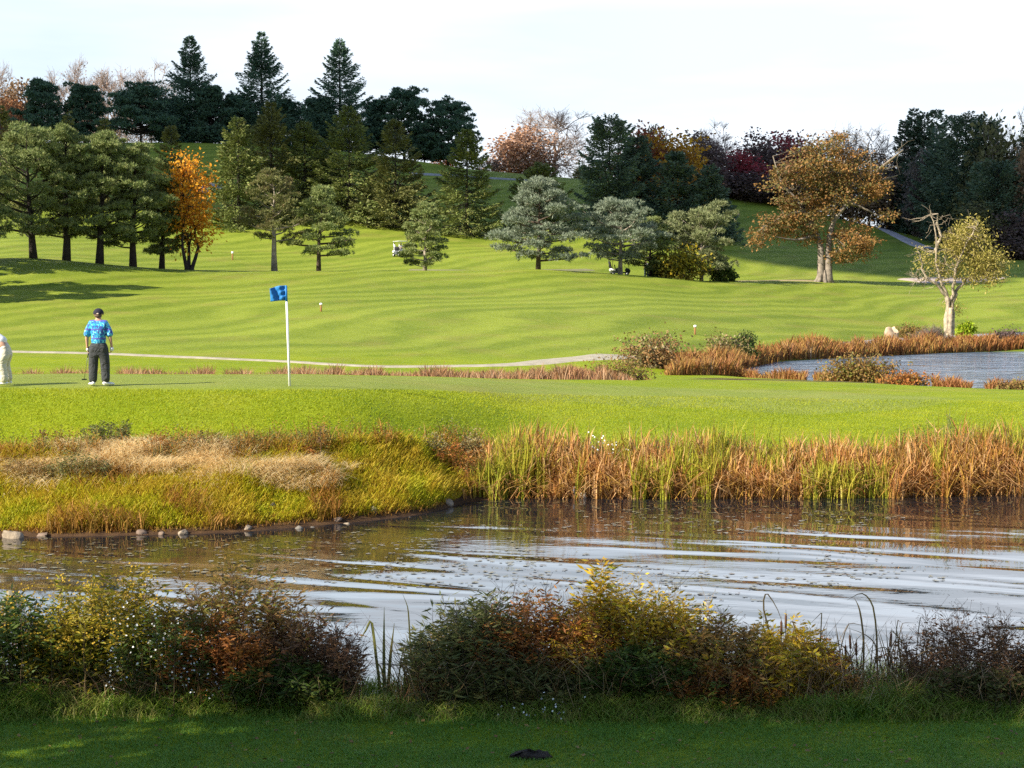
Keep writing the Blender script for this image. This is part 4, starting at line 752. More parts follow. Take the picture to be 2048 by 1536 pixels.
bush('brown_shrub', 'low brown shrub right of the pale stump', 'shrub', 1830, 128, 652, 70, LW['mixed'], 7, lsize=.16)
bush('twiggy_shrub', 'grey twiggy shrub in the far reeds left of the half bare tree', 'shrub', 1862, 118.5, 664, 62, A['grey'], 8, bark=TWIG, bare=.55, twigs=9, lsize=.13, twigr=.012)
bush('brown_shrub', 'dark brown shrub in the reeds near the right picture edge', 'shrub', 2018, 121, 663, 60, A['purple'], 9, lsize=.18)
AW = foliage('aster_cream', [(.50, .42, .28), (.24, .15, .06), (.20, .17, .05), (.14, .13, .035), (.17, .11, .05)], .2, .6, .2)
bush('aster_shrub', 'large rusty shrub flecked cream at the left end of the far reeds', 'shrub', 1305, 82, 670, 124, foliage('bush_cream', [(.24, .12, .045), (.30, .16, .06), (.34, .21, .09), (.16, .13, .035), (.40, .31, .18)], .25), 10, lsize=.15, nclump=90)
bush('aster_shrub', 'low shrub with cream flowers in front of the far fairway', 'shrub', 1452, 96, 668, 96, AW, 11, lsize=.15)
bush('green_weed', 'upright dark green weed beside the cream flowered shrub', 'plant', 1490, 96.5, 655, 46, LW['dgreen'], 12, lsize=.16, shape=(.8, .8, 1))
bush('rust_shrub', 'mounded green and rust shrub on the near edge of the blue pond', 'shrub', 1722, 74, 716, 128, LW['mixed'], 13, lsize=.13, nclump=120, shape=(1, .7, 1))
bush('rust_shrub', 'small rust shrub right of the mounded shrub by the blue pond', 'shrub', 1815, 71.5, 752, 90, LW['rust'], 14, lsize=.12, shape=(1, .6, 1))
bush('green_weed', 'low dark weeds where the path ends at the far reeds', 'plant', 1232, 68, 728, 130, LW['mixed'], 15, lsize=.11, shape=(1, .6, 1))
bush('green_weed', 'dark weed at the right picture edge by the blue pond', 'plant', 2040, 66, 768, 70, LW['mixed'], 16, lsize=.11)
bush('crest_shrub', 'low dark shrub under the fill pine on the crest', 'shrub', 1185, 305, 345, 60, A['olive'], 17)
# far bank of the near pond
FB = 'tall weeds on the grassy far bank'
for (nm, lab, u, D, top, px, k, st_, kw) in (
    ('green_shrub', 'bushy green shrub at the top of the straw grass', 212, 33.4, 838, 92, 'greyg', STG, dict(stems=46, lps=40, leafL=.07, leafW=.022, spread=.7, edge=.7)),
    ('rust_weed', 'rust coloured weed right of the bushy green shrub', 316, 33.0, 866, 46, 'rust', STR, dict(stems=22, lps=34, leafL=.07, leafW=.02)),
    ('green_weed', 'upright green weed between two rusty weeds on the bank', 366, 33.0, 872, 34, 'dgreen', STG, dict(stems=22, lps=30, leafL=.1, leafW=.016)),
    ('rust_weed', 'rusty weeds along the top of the bank, right of the straw', 415, 33.0, 862, 80, 'mixed', STR, dict(stems=34, lps=34, leafL=.07, leafW=.02)),
    ('rust_weed', 'dark rusty weed at the end of the straw grass', 600, 33.2, 886, 90, 'rust', STR, dict(stems=40, lps=34, leafL=.07, leafW=.02)),
    ('aster', 'cream white aster left of the first cattails', 866, 35.6, 868, 48, 'greyg', STG, dict(stems=26, lps=20, leafL=.05, leafW=.014, flowers=(AW, .8, 10, .024, .12, 'flower'))),
    ('aster', 'pale aster at the left end of the cattails', 945, 36.4, 862, 40, 'mixed', STG, dict(stems=20, lps=22, leafL=.06, leafW=.015, flowers=(AW, .9, 14, .028, .15, 'flower'))),
    ('rust_weed', 'russet weed clump between grass bank and cattails', 905, 35.3, 880, 90, 'rust', STR, dict(stems=46, lps=36, leafL=.07, leafW=.02)),
    ('rust_weed', 'brown weed in the dip just left of the cattails', 965, 35.4, 905, 80, 'mixed', STG, dict(stems=40, lps=34, leafL=.07, leafW=.02)),
    ('aster', 'small aster with white heads among the middle cattails', 1205, 36.3, 872, 40, 'greyg', STG, dict(stems=12, lps=16, leafL=.05, leafW=.014, flowers=(WHITE, .8, 8, .022, .12, 'flower'))),
    ('dark_weed', 'dark feathery weed standing above the middle cattails', 1442, 36.6, 846, 50, 'greyg', STD, dict(stems=18, lps=50, leafL=.07, leafW=.016, edge=.6)),
    ('dark_weed', 'feathery dark weed above the cattails on the right', 1835, 36.8, 838, 46, 'greyg', STD, dict(stems=16, lps=46, leafL=.07, leafW=.016)),
    ('dark_weed', 'airy green weed tops above the rightmost cattails', 1925, 36.9, 832, 110, 'greyg', STG, dict(stems=30, lps=22, leafL=.07, leafW=.014)),
    ('dark_weed', 'leafy dark weed left of the straw grass', 40, 31.7, 905, 130, 'mixed', STG, dict(stems=50, lps=36, leafL=.07, leafW=.018)),
    ('dark_weed', 'grey leafy weeds in front of the straw grass', 150, 31.7, 898, 150, 'greyg', STG, dict(stems=60, lps=36, leafL=.07, leafW=.018))):
    weed(nm, lab, 'weed', at(u, D), pw(px, D), hw(top, D, u), (LW[k], st_), int(u * 3 + D), group=FB, depth=.35, **kw)
for (u, D, top, lab) in ((85, 33.1, 846, 'dark dock spikes near the left edge'), (640, 33.2, 852, 'single dark dock spike standing against the green slope'), (398, 33.2, 842, 'thin curved dock stem leaning over the bank')):
    weed('dock_spike', lab, 'weed', at(u, D), .12 if u != 85 else .25, hw(top, D, u), (LW['plum'], STD), int(u), depth=.03, stems=1 if u != 85 else 3, lps=40, leafL=.045, leafW=.03, spread=.08, low=.45, group='dock spikes on the far bank', stemr=.008)
# ------------------------------------------------------------------ grasses and reeds nobody could count
def stuff(name, geo, mats, label, cat): return tag(link(name, geo.mesh(name, mats)), label, cat, kind='stuff')
rng = np.random.default_rng(100)
SH_U = np.interp(np.arange(-700, 2800, 10), UT, KD[13]); 
def shore(u): return np.interp(u, np.arange(-700, 2800, 10), SH_U)
def scat(n, u0, u1, f0, f1, ref=None):
    """n random ground points between picture azimuths u0..u1 and f0..f1 metres behind the shoreline"""
    u = rng.uniform(u0, u1, n); D = (shore(u) if ref is None else ref(u)) + rng.uniform(0, 1, n) * (f1(u) - f0(u)) + f0(u); x = (u - CX) / F * D
    return np.stack([x, D, G(x, D) - .02], -1), u
# far bank long grass
BANKG = foliage('bank_grass', [(0.271, 0.329, 0.014), (0.394, 0.405, 0.016), (0.517, 0.455, 0.022), (0.469, 0.316, 0.03), (0.567, 0.418, 0.04), (0.32, 0.366, 0.015)], .4, .6, .55, 1.3)
STRAW = foliage('straw_grass', [(.76, .57, .28), (.88, .70, .38), (.92, .78, .48), (.68, .47, .19), (.82, .63, .31)], .55, .7, .3, 1.5)
RUSTG = foliage('rusty_grass', [(.32, .13, .03), (.42, .21, .04), (.24, .14, .03), (.38, .28, .04)], .35, .6, .4, 1.5)
g = Geo(); wB = lambda u: np.interp(u, [-100, 600, 800, 900, 1000], [3.1, 2.5, 2.9, 2.6, 1.6])
p, u = scat(52000, -120, 1010, lambda u: u * 0 + .14, wB); n = len(p); cl = vnoise(p[:, 0] * 1.3, p[:, 1] * 1.6, 11)
g.add(*blades(p, (.18 + .30 * cl) * rng.uniform(.6, 1.2, n) * np.clip((p[:, 1] - shore(u)) * 1.4 + .45, .4, 1), .016, rng, .35, rng.uniform(.1, .7, n)), mi=0)
p, u = scat(16000, -120, 1010, lambda u: u * 0, wB); k = vnoise(p[:, 0] * 1.1, p[:, 1] * 1.2, 21) > .66; p = p[k]; n = len(p); g.add(*blades(p, rng.uniform(.25, .6, n), .018, rng, .3, rng.uniform(.1, .8, n)), mi=1)
p, u = scat(1500, -120, 1000, lambda u: wB(u) - .45, lambda u: wB(u) + .3); k = rng.uniform(size=len(u)) < .25 + .75 * (vnoise(u / 45, u * 0, 51) > .45); p = p[k]; n = len(p); g.add(*blades(p, rng.uniform(.3, .68, n), .02, rng, .2, rng.uniform(0, .6, n)), mi=1)
hh_ = rng.uniform(.2, .62, n); c = np.repeat(p, 9, 0); tt_ = np.tile(np.linspace(.35, 1, 9), n); c = c + np.stack([rng.normal(size=9 * n) * .03, rng.normal(size=9 * n) * .03, tt_ * np.repeat(hh_, 9)], -1); kk = np.repeat(rng.uniform(size=n) < .5, 9)
g.add(*leaves(c[kk], np.stack([rng.normal(size=kk.sum()), rng.normal(size=kk.sum()), rng.uniform(-.2, 1, kk.sum())], -1), .07, .022, rng), mi=2); g.add(*leaves(c[~kk], np.stack([rng.normal(size=(~kk).sum()), rng.normal(size=(~kk).sum()), rng.uniform(-.2, 1, (~kk).sum())], -1), .06, .022, rng), mi=1)
p, u = scat(2200, -120, 900, lambda u: u * 0 + .02, lambda u: u * 0 + .4); n = len(p); g.add(*blades(p, rng.uniform(.06, .2, n), .016, rng, .6, rng.uniform(.1, .9, n)), mi=1)
stuff('bank_grass', g, [BANKG, RUSTG, LW['greyg']], 'long yellow green grass on the far pond bank', 'grass')
g = Geo(); p, u = scat(110000, -140, 700, lambda u: np.interp(u, [0, 300, 500, 700], [1.2, 1.4, 1.0, .9]), lambda u: np.interp(u, [0, 300, 480, 700], [3.2, 3.1, 2.6, 1.9]))
dq = (p[:, 1] - shore(u)); mid_d = np.interp(u, [0, 300, 480, 700], [2.5, 2.6, 1.95, 1.4]); pr_ = np.exp(-((dq - mid_d) / .62) ** 2) * np.clip(3.2 * (vnoise(p[:, 0] * 1.1, p[:, 1] * 1.9, 31) + .45 * vnoise(p[:, 0] * 3, p[:, 1] * 5, 33) + .16 * (u < 330) - .43), 0, .75)
k = rng.uniform(size=len(u)) < pr_; p = p[k]; n = len(p); g.add(*blades(p, (.18 + .36 * vnoise(p[:, 0] * 2.2, p[:, 1] * 2.4, 37)) * rng.uniform(.7, 1.2, n), .011, rng, .6, rng.uniform(.3, 1.3, n)))
stuff('straw_grass', g, STRAW, 'pale fluffy straw coloured grass on the far bank', 'grass')
# cattail belt of the near pond
REED = foliage('reed_blades', [(.36, .14, .035), (.50, .24, .07), (.64, .40, .18), (.42, .17, .05), (.54, .34, .06), (.24, .11, .035), (.72, .52, .30)], .3, .55, .35, 1.2)
REEDG = foliage('reed_blades_green', [(.22, .27, .025), (.38, .36, .035), (.52, .42, .06), (.30, .32, .025)], .35, .5)
g = Geo(); hgt = lambda u: np.interp(u, [925, 990, 1040, 1150, 1230, 1330, 1440, 1500, 1600, 1680, 1760, 1820, 1860, 1960, 2040, 2300], [.35, 1.2, 1.42, 1.22, 1.06, 1.2, 1.28, 1.1, 1.0, 1.02, 1.06, 1.1, 1.3, 1.38, 1.2, 1.3])
p, u = scat(15500, 925, 2260, lambda u: -.05 - .5 * np.clip(vnoise(u / 19, u * 0, 91) - .35, 0, 1), lambda u: u * 0 + 1.35); n = len(p); dens = vnoise(u / 26, p[:, 1] * 1.5, 3); k = rng.uniform(size=n) < (.45 + .8 * dens) * np.clip((u - 915) / 70, .1, 1); p, u = p[k], u[k]; n = len(p)
h = hgt(u) * rng.uniform(.5, 1.02, n); h = h * (.8 + .38 * vnoise(u / 17, p[:, 1] * 2, 81)); brk = rng.uniform(size=n) < .42; bend = np.where(brk, rng.uniform(.8, 1.7, n), rng.uniform(.02, .35, n)); lean = np.abs(rng.normal(size=n)) * .16
gm = (vnoise(u / 40, p[:, 1], 9) > .66) | ((u > 985) & (u < 1050) & (rng.uniform(size=n) < .6)); 
for mi, kk in ((0, ~gm), (1, gm)): g.add(*blades(p[kk], h[kk], rng.uniform(.018, .036, kk.sum()), rng, lean[kk], bend[kk] * (1 if mi == 0 else .4)), mi=mi)
p, u = scat(2600, 975, 2260, lambda u: u * 0 - .25, lambda u: u * 0 + .7); n = len(p); g.add(*blades(p, rng.uniform(.35, .8, n), rng.uniform(.015, .03, n), rng, .9, rng.uniform(.5, 1.5, n)), mi=0)
p, u = scat(420, 975, 2260, lambda u: u * 0 + .2, lambda u: u * 0 + 1.3); n = len(p); g.add(*blades(p, hgt(u) * rng.uniform(1.05, 1.28, n), .016, rng, .12, rng.uniform(0, .9, n)), mi=2)
stuff('cattail_reeds', g, [REED, REEDG, CATB], 'belt of brown and yellow cattail reeds at the water edge', 'reeds')
# reeds round the far pond
REEDF = foliage('reed_far', [(0.289, 0.108, 0.033), (0.374, 0.171, 0.055), (0.255, 0.09, 0.033), (0.425, 0.261, 0.066), (0.204, 0.081, 0.033), (0.442, 0.324, 0.198)], .25, .6, .5, .35)
g = Geo(); s8 = lambda u: np.interp(u, UT, KD[21])
p, u = scat(15000, 1285, 2260, lambda u: u * 0 - .6, lambda u: np.interp(u, [1285, 1400, 1500, 1700, 2050], [-2, 2.0, 4.0, 3.5, 3.2]), ref=lambda u: np.interp(u, [1285, 1340, 1400, 1450, 1480, 1560, 1700, 1900, 2050, 2260], [84, 82, 82, 86, 91, 102.5, 108, 116, 119.5, 121])); n = len(p)
g.add(*blades(p, rng.uniform(.7, 1.5, n) * np.interp(u, [1285, 1330, 1400, 1600, 2000], [.4, .8, 1.05, .95, .85]) * (.7 + .55 * vnoise(u / 22, p[:, 1] / 3, 62)), .06, rng, .15, rng.uniform(.05, .6, n)))
p, u = scat(5200, 1330, 1480, lambda u: u * 0 - 5, lambda u: u * 0 + 6, ref=lambda u: np.interp(u, [1330, 1400, 1480], [80, 82, 88])); n = len(p); g.add(*blades(p, rng.uniform(.6, 1.35, n) * np.clip((u - 1320) / 50, .35, .85) * (.65 + .6 * vnoise(u / 16, p[:, 1] / 2, 63)), .05, rng, .15, rng.uniform(.05, .6, n)))
p, u = scat(12000, 1470, 2150, lambda u: u * 0 - 1.2, lambda u: u * 0 + 1.2, ref=lambda u: np.interp(u, [1470, 1560, 1650, 1850, 2050, 2150], [84, 79, 76, 72, 68, 67])); n = len(p); k = vnoise(u / 30, u * 0, 6) > .12; p = p[k]; n = len(p); g.add(*blades(p, rng.uniform(.25, .8, n) * (.5 + .8 * vnoise(u[k] / 13, p[:, 1], 64)), .035, rng, .2, rng.uniform(.1, .8, n)))
stuff('far_reeds', g, REEDF, 'rust brown reeds along the shore of the far blue pond', 'reeds')
# ditch weeds behind the green
g = Geo(); n = 16000; u = rng.uniform(-200, 1270, n); D = np.interp(u, [-200, 640, 850, 1270], [62, 62, 64, 68]) + rng.normal(size=n) * 1.6; x = (u - CX) / F * D; p = np.stack([x, D, G(x, D)], -1)
k = vnoise(u / 55, u * 0 + 2, 12) + .25 * (u > 560) > .25; p = p[k]; u = u[k]; n = len(p); tgt = np.interp(u, [0, 560, 700, 1100, 1270], [735, 735, 729, 731, 722]); hh = np.clip((ZC - p[:, 2] - (tgt - 577) * p[:, 1] / F), .3, 1.6)
g.add(*blades(p, hh * rng.uniform(.7, 1.1, n) * (.72 + .5 * vnoise(u / 14, u * 0 + 1, 61)) * np.clip((1290 - u) / 90, .3, 1), .035, rng, .2, rng.uniform(.0, .5, n)))
stuff('ditch_weeds', g, foliage('ditch_weed', [(.32, .13, .06), (.40, .20, .10), (.22, .12, .04), (.46, .30, .17), (.18, .15, .04)], .25, .6, .4, .6), 'rust red weeds in the ditch behind the green', 'weeds')
# near lawn and long fringe
LAWN = foliage('lawn_blades', [(0.087, 0.21, 0.033), (0.131, 0.28, 0.039), (0.189, 0.336, 0.045), (0.102, 0.238, 0.038), (0.319, 0.294, 0.09)], .35, .5, .45, 1.1)
g = Geo(); n = 170000; y = rng.uniform(12.6, 17.0, n); x = rng.uniform(-1, 1, n) * (y * .33 + .4); p = np.stack([x, y, G(x, y) - .004], -1); cl = vnoise(x * 2.2, y * 2.2, 4)
g.add(*blades(p, (.022 + .035 * cl) * rng.uniform(.6, 1.3, n), .0065, rng, .6, rng.uniform(.1, .9, n)))
stuff('lawn_grass', g, LAWN, 'short green grass of the shaded lawn in front', 'grass')
LONG = foliage('long_grass', [(0.091, 0.195, 0.026), (0.143, 0.26, 0.029), (0.234, 0.325, 0.034), (0.351, 0.312, 0.091), (0.182, 0.208, 0.046)], .35, .5, .45, 1.6)
g = Geo(); n = 26000; x = rng.uniform(-6.4, 6.4, n); y = 16.85 + .25 * (vnoise(x * 1.1, x * 0, 5) - .5) - np.abs(rng.normal(size=n)) * .38 + .2; p = np.stack([x, y, G(x, y) - .01], -1); f = np.clip((y - 15.9) / .9, .15, 1); cl = vnoise(x * 1.2, y * 2, 14)
g.add(*blades(p, f * (.12 + .30 * cl) * rng.uniform(.5, 1.2, n), .009, rng, .5, rng.uniform(.2, 1.2, n)))
n = 14000; x = rng.uniform(-6.6, 6.6, n); y = rng.uniform(17.2, 18.35, n); p = np.stack([x, y, G(x, y) - .01], -1); g.add(*blades(p, rng.uniform(.2, .55, n) * np.where((x > -1.9) & (x < -1.1), .55, 1), .009, rng, .4, rng.uniform(.1, 1., n)))
stuff('long_grass', g, LONG, 'uncut long grass along the foot of the near weeds', 'grass')
# turf texture of the slope in front of the green
TURF = foliage('turf_blades', [(0.22, 0.282, 0.005), (0.293, 0.339, 0.008), (0.39, 0.407, 0.014), (0.244, 0.299, 0.006)], .4, .6, .65, .22)
g = Geo(); n = 90000; u = rng.uniform(-60, 2110, n); D = np.interp(u, UT, KD[14]) - 2.0 + rng.uniform(0, 1, n) * (np.interp(u, UT, KD[16]) - 1.0 - np.interp(u, UT, KD[14]) + 2.0); x = (u - CX) / F * D; p = np.stack([x, D, G(x, D) - .005], -1)
g.add(*blades(p, rng.uniform(.03, .065, n), .012, rng, .7, rng.uniform(.1, .9, n)))
stuff('slope_turf', g, TURF, 'rough cut turf on the slope below the putting green', 'grass')
# pads and leaves floating on the near pond
g = Geo(); n = 5200; u = rng.uniform(-20, 2080, n); v = rng.uniform(1005, 1330, n); D = ZC * F / (v - 577); x = (u - CX) / F * D; y = D
dn = vnoise(x * .35, y * .55, 41) + .25 * vnoise(x * 1.6, y * 2, 42) + np.where((u > 850) & (v < 1070), .25, 0) + np.where((u < 700) & (v < 1160), .16, 0) - np.where(v > 1180, .18, 0)
k = (dn > .72) & (y < shore(u) - .15); x, y = x[k], y[k]; n = len(x); r = rng.uniform(.015, .055, n); a = np.arange(7) * 6.283 / 7.6; ph = rng.uniform(0, 6.28, n)
V = np.stack([x[:, None] + r[:, None] * np.cos(a + ph[:, None]) * 1.25, y[:, None] + r[:, None] * np.sin(a + ph[:, None]), np.full((n, 7), .006) + rng.uniform(0, .008, (n, 7))], -1)
V = np.concatenate([V, np.stack([x, y, np.full(n, .008)], -1)[:, None]], 1).reshape(-1, 3); b_ = np.arange(n)[:, None, None] * 8; jj = np.arange(6)
t = (b_ + np.stack([np.full(6, 7), jj, jj + 1], -1)[None]).reshape(-1, 3); g.add(V, None, t)
stuff('floating_pads', g, foliage('pads', [(.10, .09, .035), (.16, .13, .05), (.09, .055, .03), (.14, .12, .06), (.2, .18, .12)], .0, .35, spec=.5), 'small pads and leaves floating on the near pond', 'pond plants')

# dry stems tangled through the near weeds, and fallen leaves on the lawn
DRY = foliage('dry_stems', [(.16, .09, .04), (.30, .20, .09), (.42, .30, .15), (.10, .06, .035), (.24, .11, .05)], .15, .7)
g = Geo(); n = 2600; x = rng.uniform(-6.3, 6.3, n); y = 16.75 + np.abs(rng.normal(size=n)) * .42; gap = (x > -1.75) & (x < -1.2); k = ~gap | (rng.uniform(size=n) < .15); x, y = x[k], y[k]; n = len(x); p = np.stack([x, y, G(x, y) - .02], -1)
g.add(*blades(p, rng.uniform(.25, 1.05, n) * (.6 + .6 * vnoise(x * .9, y * 0, 71)), rng.uniform(.005, .011, n), rng, .55, rng.uniform(0, 1.3, n))); stuff('dry_stems', g, DRY, 'dry brown and straw stems tangled through the near weeds', 'stems')
g = Geo(); n = 420; y = rng.uniform(12.8, 17.0, n); x = rng.uniform(-1, 1, n) * (y * .33 + .3); c = np.stack([x, y, G(x, y) + .03], -1); a = rng.uniform(0, 6.28, n)
g.add(*leaves(c, np.stack([np.cos(a), np.sin(a), rng.normal(size=n) * .2], -1), rng.uniform(.03, .07, n), rng.uniform(.02, .05, n), rng, N=unit(np.stack([rng.normal(size=n) * .4, rng.normal(size=n) * .4, np.ones(n)], -1)))); stuff('fallen_leaves', g, foliage('fallen_leaf', [(.22, .13, .04), (.14, .075, .03), (.30, .20, .06)], .1), 'fallen brown leaves scattered on the front lawn', 'leaves')
# ------------------------------------------------------------------ people
def skin_obj(chains, sub=1, ysq=None):
    """one mesh from skeleton chains: each chain = (verts [(x,y,z,r)], edges)"""
    geo = Geo()
    for verts, edges in chains:
        me = bpy.data.meshes.new('t'); me.from_pydata([v[:3] for v in verts], edges, []); o = bpy.data.objects.new('t', me); COL.objects.link(o)
        o.modifiers.new('s', 'SKIN').use_smooth_shade = True; sd = me.skin_vertices[0].data
        for i, v in enumerate(verts): sd[i].radius = (v[3], v[3]); sd[i].use_root = (i == 0)
        if sub: o.modifiers.new('u', 'SUBSURF').levels = sub; o.modifiers['u'].render_levels = sub
        dg = bpy.context.evaluated_depsgraph_get(); ev = o.evaluated_get(dg); m2 = ev.to_mesh()
        V = np.array([v.co[:] for v in m2.vertices]); q = [list(p.vertices) for p in m2.polygons if len(p.vertices) == 4]; t = [list(p.vertices) for p in m2.polygons if len(p.vertices) == 3]
        ev.to_mesh_clear(); bpy.data.objects.remove(o); bpy.data.meshes.remove(me)
        if ysq: V[:, 1] = np.where((np.abs(V[:, 0]) < .24), V[:, 1] * ysq, V[:, 1])
        geo.add(V, q or None, t or None)
    return geo
def chain(*v): return (list(v), [(i, i + 1) for i in range(len(v) - 1)])
def blob(c, r, n=10): 
    th = np.linspace(0, math.pi, 8); V, q, t = lathe(np.stack([np.sin(th), np.cos(th)], -1), n); return V * np.asarray(r) + np.asarray(c), q, t
def hand(w, d, side, curl, thumb):
    """five finger chains from the palm end w along d; side = across the palm"""
    w = np.array(w); d = unit(np.array(d, float)); s = unit(np.array(side, float)); c = unit(np.array(curl, float)); out = []
    for k, L_ in enumerate((.072, .08, .076, .06)):
        b = w + s * (k - 1.5) * .019; p1 = b + d * L_ * .5 + c * .008; p2 = p1 + d * L_ * .25 + c * L_ * .34; p3 = p2 - d * L_ * .05 + c * L_ * .3; out.append(chain((*(b - d * .02), .010), (*b, .0098), (*p1, .009), (*p2, .0085), (*p3, .0075)))
    b = w - d * .045 - s * .03 * thumb; out.append(chain((*b, .012), (*(b - s * .018 * thumb + d * .025 + c * .012), .011), (*(b - s * .014 * thumb + d * .05 + c * .03), .009))); return out
SKIN = bsdf('skin', (.52, .30, .20), .55, noise=.08, nscale=20); HAIR = bsdf('hair_brown', (.13, .085, .055), .7)
def shirt_pattern():
    m = bpy.data.materials.new('shirt_pattern'); nt, N, L = nodes(m); b = N['Principled BSDF']; b.inputs['Roughness'].default_value = .8
    tc = N.new('ShaderNodeTexCoord'); mp = N.new('ShaderNodeMapping'); mp.inputs['Rotation'].default_value = (0, .6, 0); mp.inputs['Scale'].default_value = (1.5, 1, 1); L.new(tc.outputs['Object'], mp.inputs[0])
    nz = N.new('ShaderNodeTexNoise'); nz.inputs['Scale'].default_value = 13; nz.inputs['Detail'].default_value = 1.5; nz.inputs['Distortion'].default_value = 1.8; L.new(mp.outputs[0], nz.inputs['Vector'])
    r = N.new('ShaderNodeValToRGB'); cr = r.color_ramp; cr.interpolation = 'EASE'; 
    for _ in range(3): cr.elements.new(.5)
    for e, p_, c in zip(cr.elements, (.30, .42, .48, .56, .66), ((.12, .07, .33), (.01, .07, .32), (.01, .22, .55), (.03, .52, .72), (.35, .75, .85))): e.position = p_; e.color = (*c, 1)
    L.new(nz.outputs['Fac'], r.inputs['Fac'])
    sx_ = N.new('ShaderNodeSeparateXYZ'); L.new(tc.outputs['Object'], sx_.inputs[0]); mm = N.new('ShaderNodeMath'); mm.operation = 'SINE'; m2 = N.new('ShaderNodeMath'); m2.operation = 'MULTIPLY'; m2.inputs[1].default_value = 30; L.new(sx_.outputs[2], m2.inputs[0]); L.new(m2.outputs[0], mm.inputs[0])
    rr = N.new('ShaderNodeMapRange'); rr.inputs[1].default_value = .75; rr.inputs[2].default_value = .98; L.new(mm.outputs[0], rr.inputs[0])
    mx = N.new('ShaderNodeMix'); mx.data_type = 'RGBA'; L.new(rr.outputs[0], mx.inputs[0]); L.new(r.outputs[0], mx.inputs[6]); mx.inputs[7].default_value = (.10, .10, .42, 1); L.new(mx.outputs[2], b.inputs['Base Color']); return m
def cloth(name, rgb, wr=.5):
    if name in MATS: return MATS[name]
    m = bsdf(name, rgb, .85); nt, N, L = nodes(m); b = N['Principled BSDF']; tc = N.new('ShaderNodeTexCoord'); w_ = N.new('ShaderNodeTexNoise'); w_.inputs['Scale'].default_value = 4.5; w_.inputs['Detail'].default_value = 2; w_.inputs['Distortion'].default_value = 1.2
    mp = N.new('ShaderNodeMapping'); mp.inputs['Scale'].default_value = (1, 1, 1.6); mp.inputs['Rotation'].default_value = (0, .5, 0); L.new(tc.outputs['Object'], mp.inputs[0]); L.new(mp.outputs[0], w_.inputs['Vector'])
    bp = N.new('ShaderNodeBump'); bp.inputs['Strength'].default_value = wr; bp.inputs['Distance'].default_value = .06; L.new(w_.outputs['Fac'], bp.inputs['Height']); L.new(bp.outputs[0], b.inputs['Normal']); return m
def shoe(g, x, y, z, yaw, L_=.30):
    V, q, t = box((0, .07, .045), (.098, L_, .085), .035); V = np.array(V); V[:, 2] *= np.interp(V[:, 1], [-.08, .05, .2], [1.15, 1.05, .62]); V[:, 0] *= np.interp(V[:, 1], [-.08, .08, .22], [.85, 1.05, .8])
    c, s_ = math.cos(yaw), math.sin(yaw); g.add(np.stack([V[:, 0] * c - V[:, 1] * s_ + x, V[:, 0] * s_ + V[:, 1] * c + y, V[:, 2] + z], -1), q, t)
GD = 38.0
gp = at(197, GD); gp[2] += .02
g1 = thing('person', 'golfer seen from behind in blue patterned shirt, dark trousers and cap, holding a putter', 'person', gp, .08)
body = [(0, 0, .95, .14), (0, 0, 1.08, .14), (0, -.01, 1.29, .165), (0, 0, 1.43, .15), (0, .015, 1.53, .075), (0, .03, 1.57, .062), (0, .045, 1.61, .078), (0, .05, 1.68, .103), (0, .045, 1.745, .086),
        (-.175, 0, 1.45, .07), (-.262, -.03, 1.15, .047), (-.268, .03, .925, .030), (-.265, .05, .86, .034), (.175, 0, 1.45, .07), (.268, -.03, 1.16, .047), (.295, .01, .935, .030), (.298, .02, .87, .034),
        (-.10, 0, .88, .108), (-.125, .02, .5, .072), (-.135, -.02, .10, .046), (.10, 0, .88, .108), (.135, .02, .5, .072), (.15, -.02, .10, .046)]
be = [(i, i + 1) for i in range(8)] + [(3, 9), (9, 10), (10, 11), (11, 12), (3, 13), (13, 14), (14, 15), (15, 16), (0, 17), (17, 18), (18, 19), (0, 20), (20, 21), (21, 22)]
bg_ = skin_obj([(body, be)] + hand((-.262, .062, .815), (0.05, .1, -1), (.15, 1, .1), (1, 0, -.2), -1) + hand((.298, .03, .825), (-.1, .1, -1), (.1, 1, .1), (-1, 0, -.2), -1), 1, .8)
for sx_ in (-1, 1): bg_.add(*blob((sx_ * .104, .045, 1.675), (.016, .026, .036)))
bg_.add(*blob((0, .158, 1.665), (.016, .022, .026))); bg_.add(*blob((0, .128, 1.615), (.028, .016, .012)))
for sx_ in (-1, 1): bg_.add(*blob((sx_ * .036, .135, 1.69), (.014, .01, .009)))
part('body', bg_, SKIN, g1, True)
sh_ = [(0, 0, .90, .188), (0, 0, 1.10, .186), (0, -.01, 1.29, .195), (0, .0, 1.44, .175), (0, .01, 1.545, .098), (-.155, 0, 1.445, .095), (-.245, -.02, 1.24, .092), (-.268, -.03, 1.12, .094), (.155, 0, 1.445, .095), (.25, -.02, 1.24, .092), (.272, -.03, 1.12, .094)]
so_ = part('shirt', skin_obj([(sh_, [(0, 1), (1, 2), (2, 3), (3, 4), (3, 5), (5, 6), (6, 7), (3, 8), (8, 9), (9, 10)])], 2, .84), shirt_pattern(), g1, True)
tr_ = [(0, 0, 1.08, .185), (0, 0, .90, .205), (-.105, .0, .76, .150), (-.13, .02, .5, .122), (-.14, -.01, .2, .108), (-.141, -.01, .04, .106), (.105, .0, .76, .150), (.14, .02, .5, .122), (.152, -.01, .2, .108), (.154, -.01, .04, .106)]
part('trousers', skin_obj([(tr_, [(0, 1), (1, 2), (2, 3), (3, 4), (4, 5), (1, 6), (6, 7), (7, 8), (8, 9)])], 2, .86), cloth('trousers_grey', (.05, .053, .055), .9), g1, True)
WSH = bsdf('shoe_white', (.80, .79, .76), .5)
for x, yaw in ((-.145, .5), (.16, -.95)):
    g = Geo(); shoe(g, x, -.03, 0, yaw); part('shoe', g, WSH, g1, True)
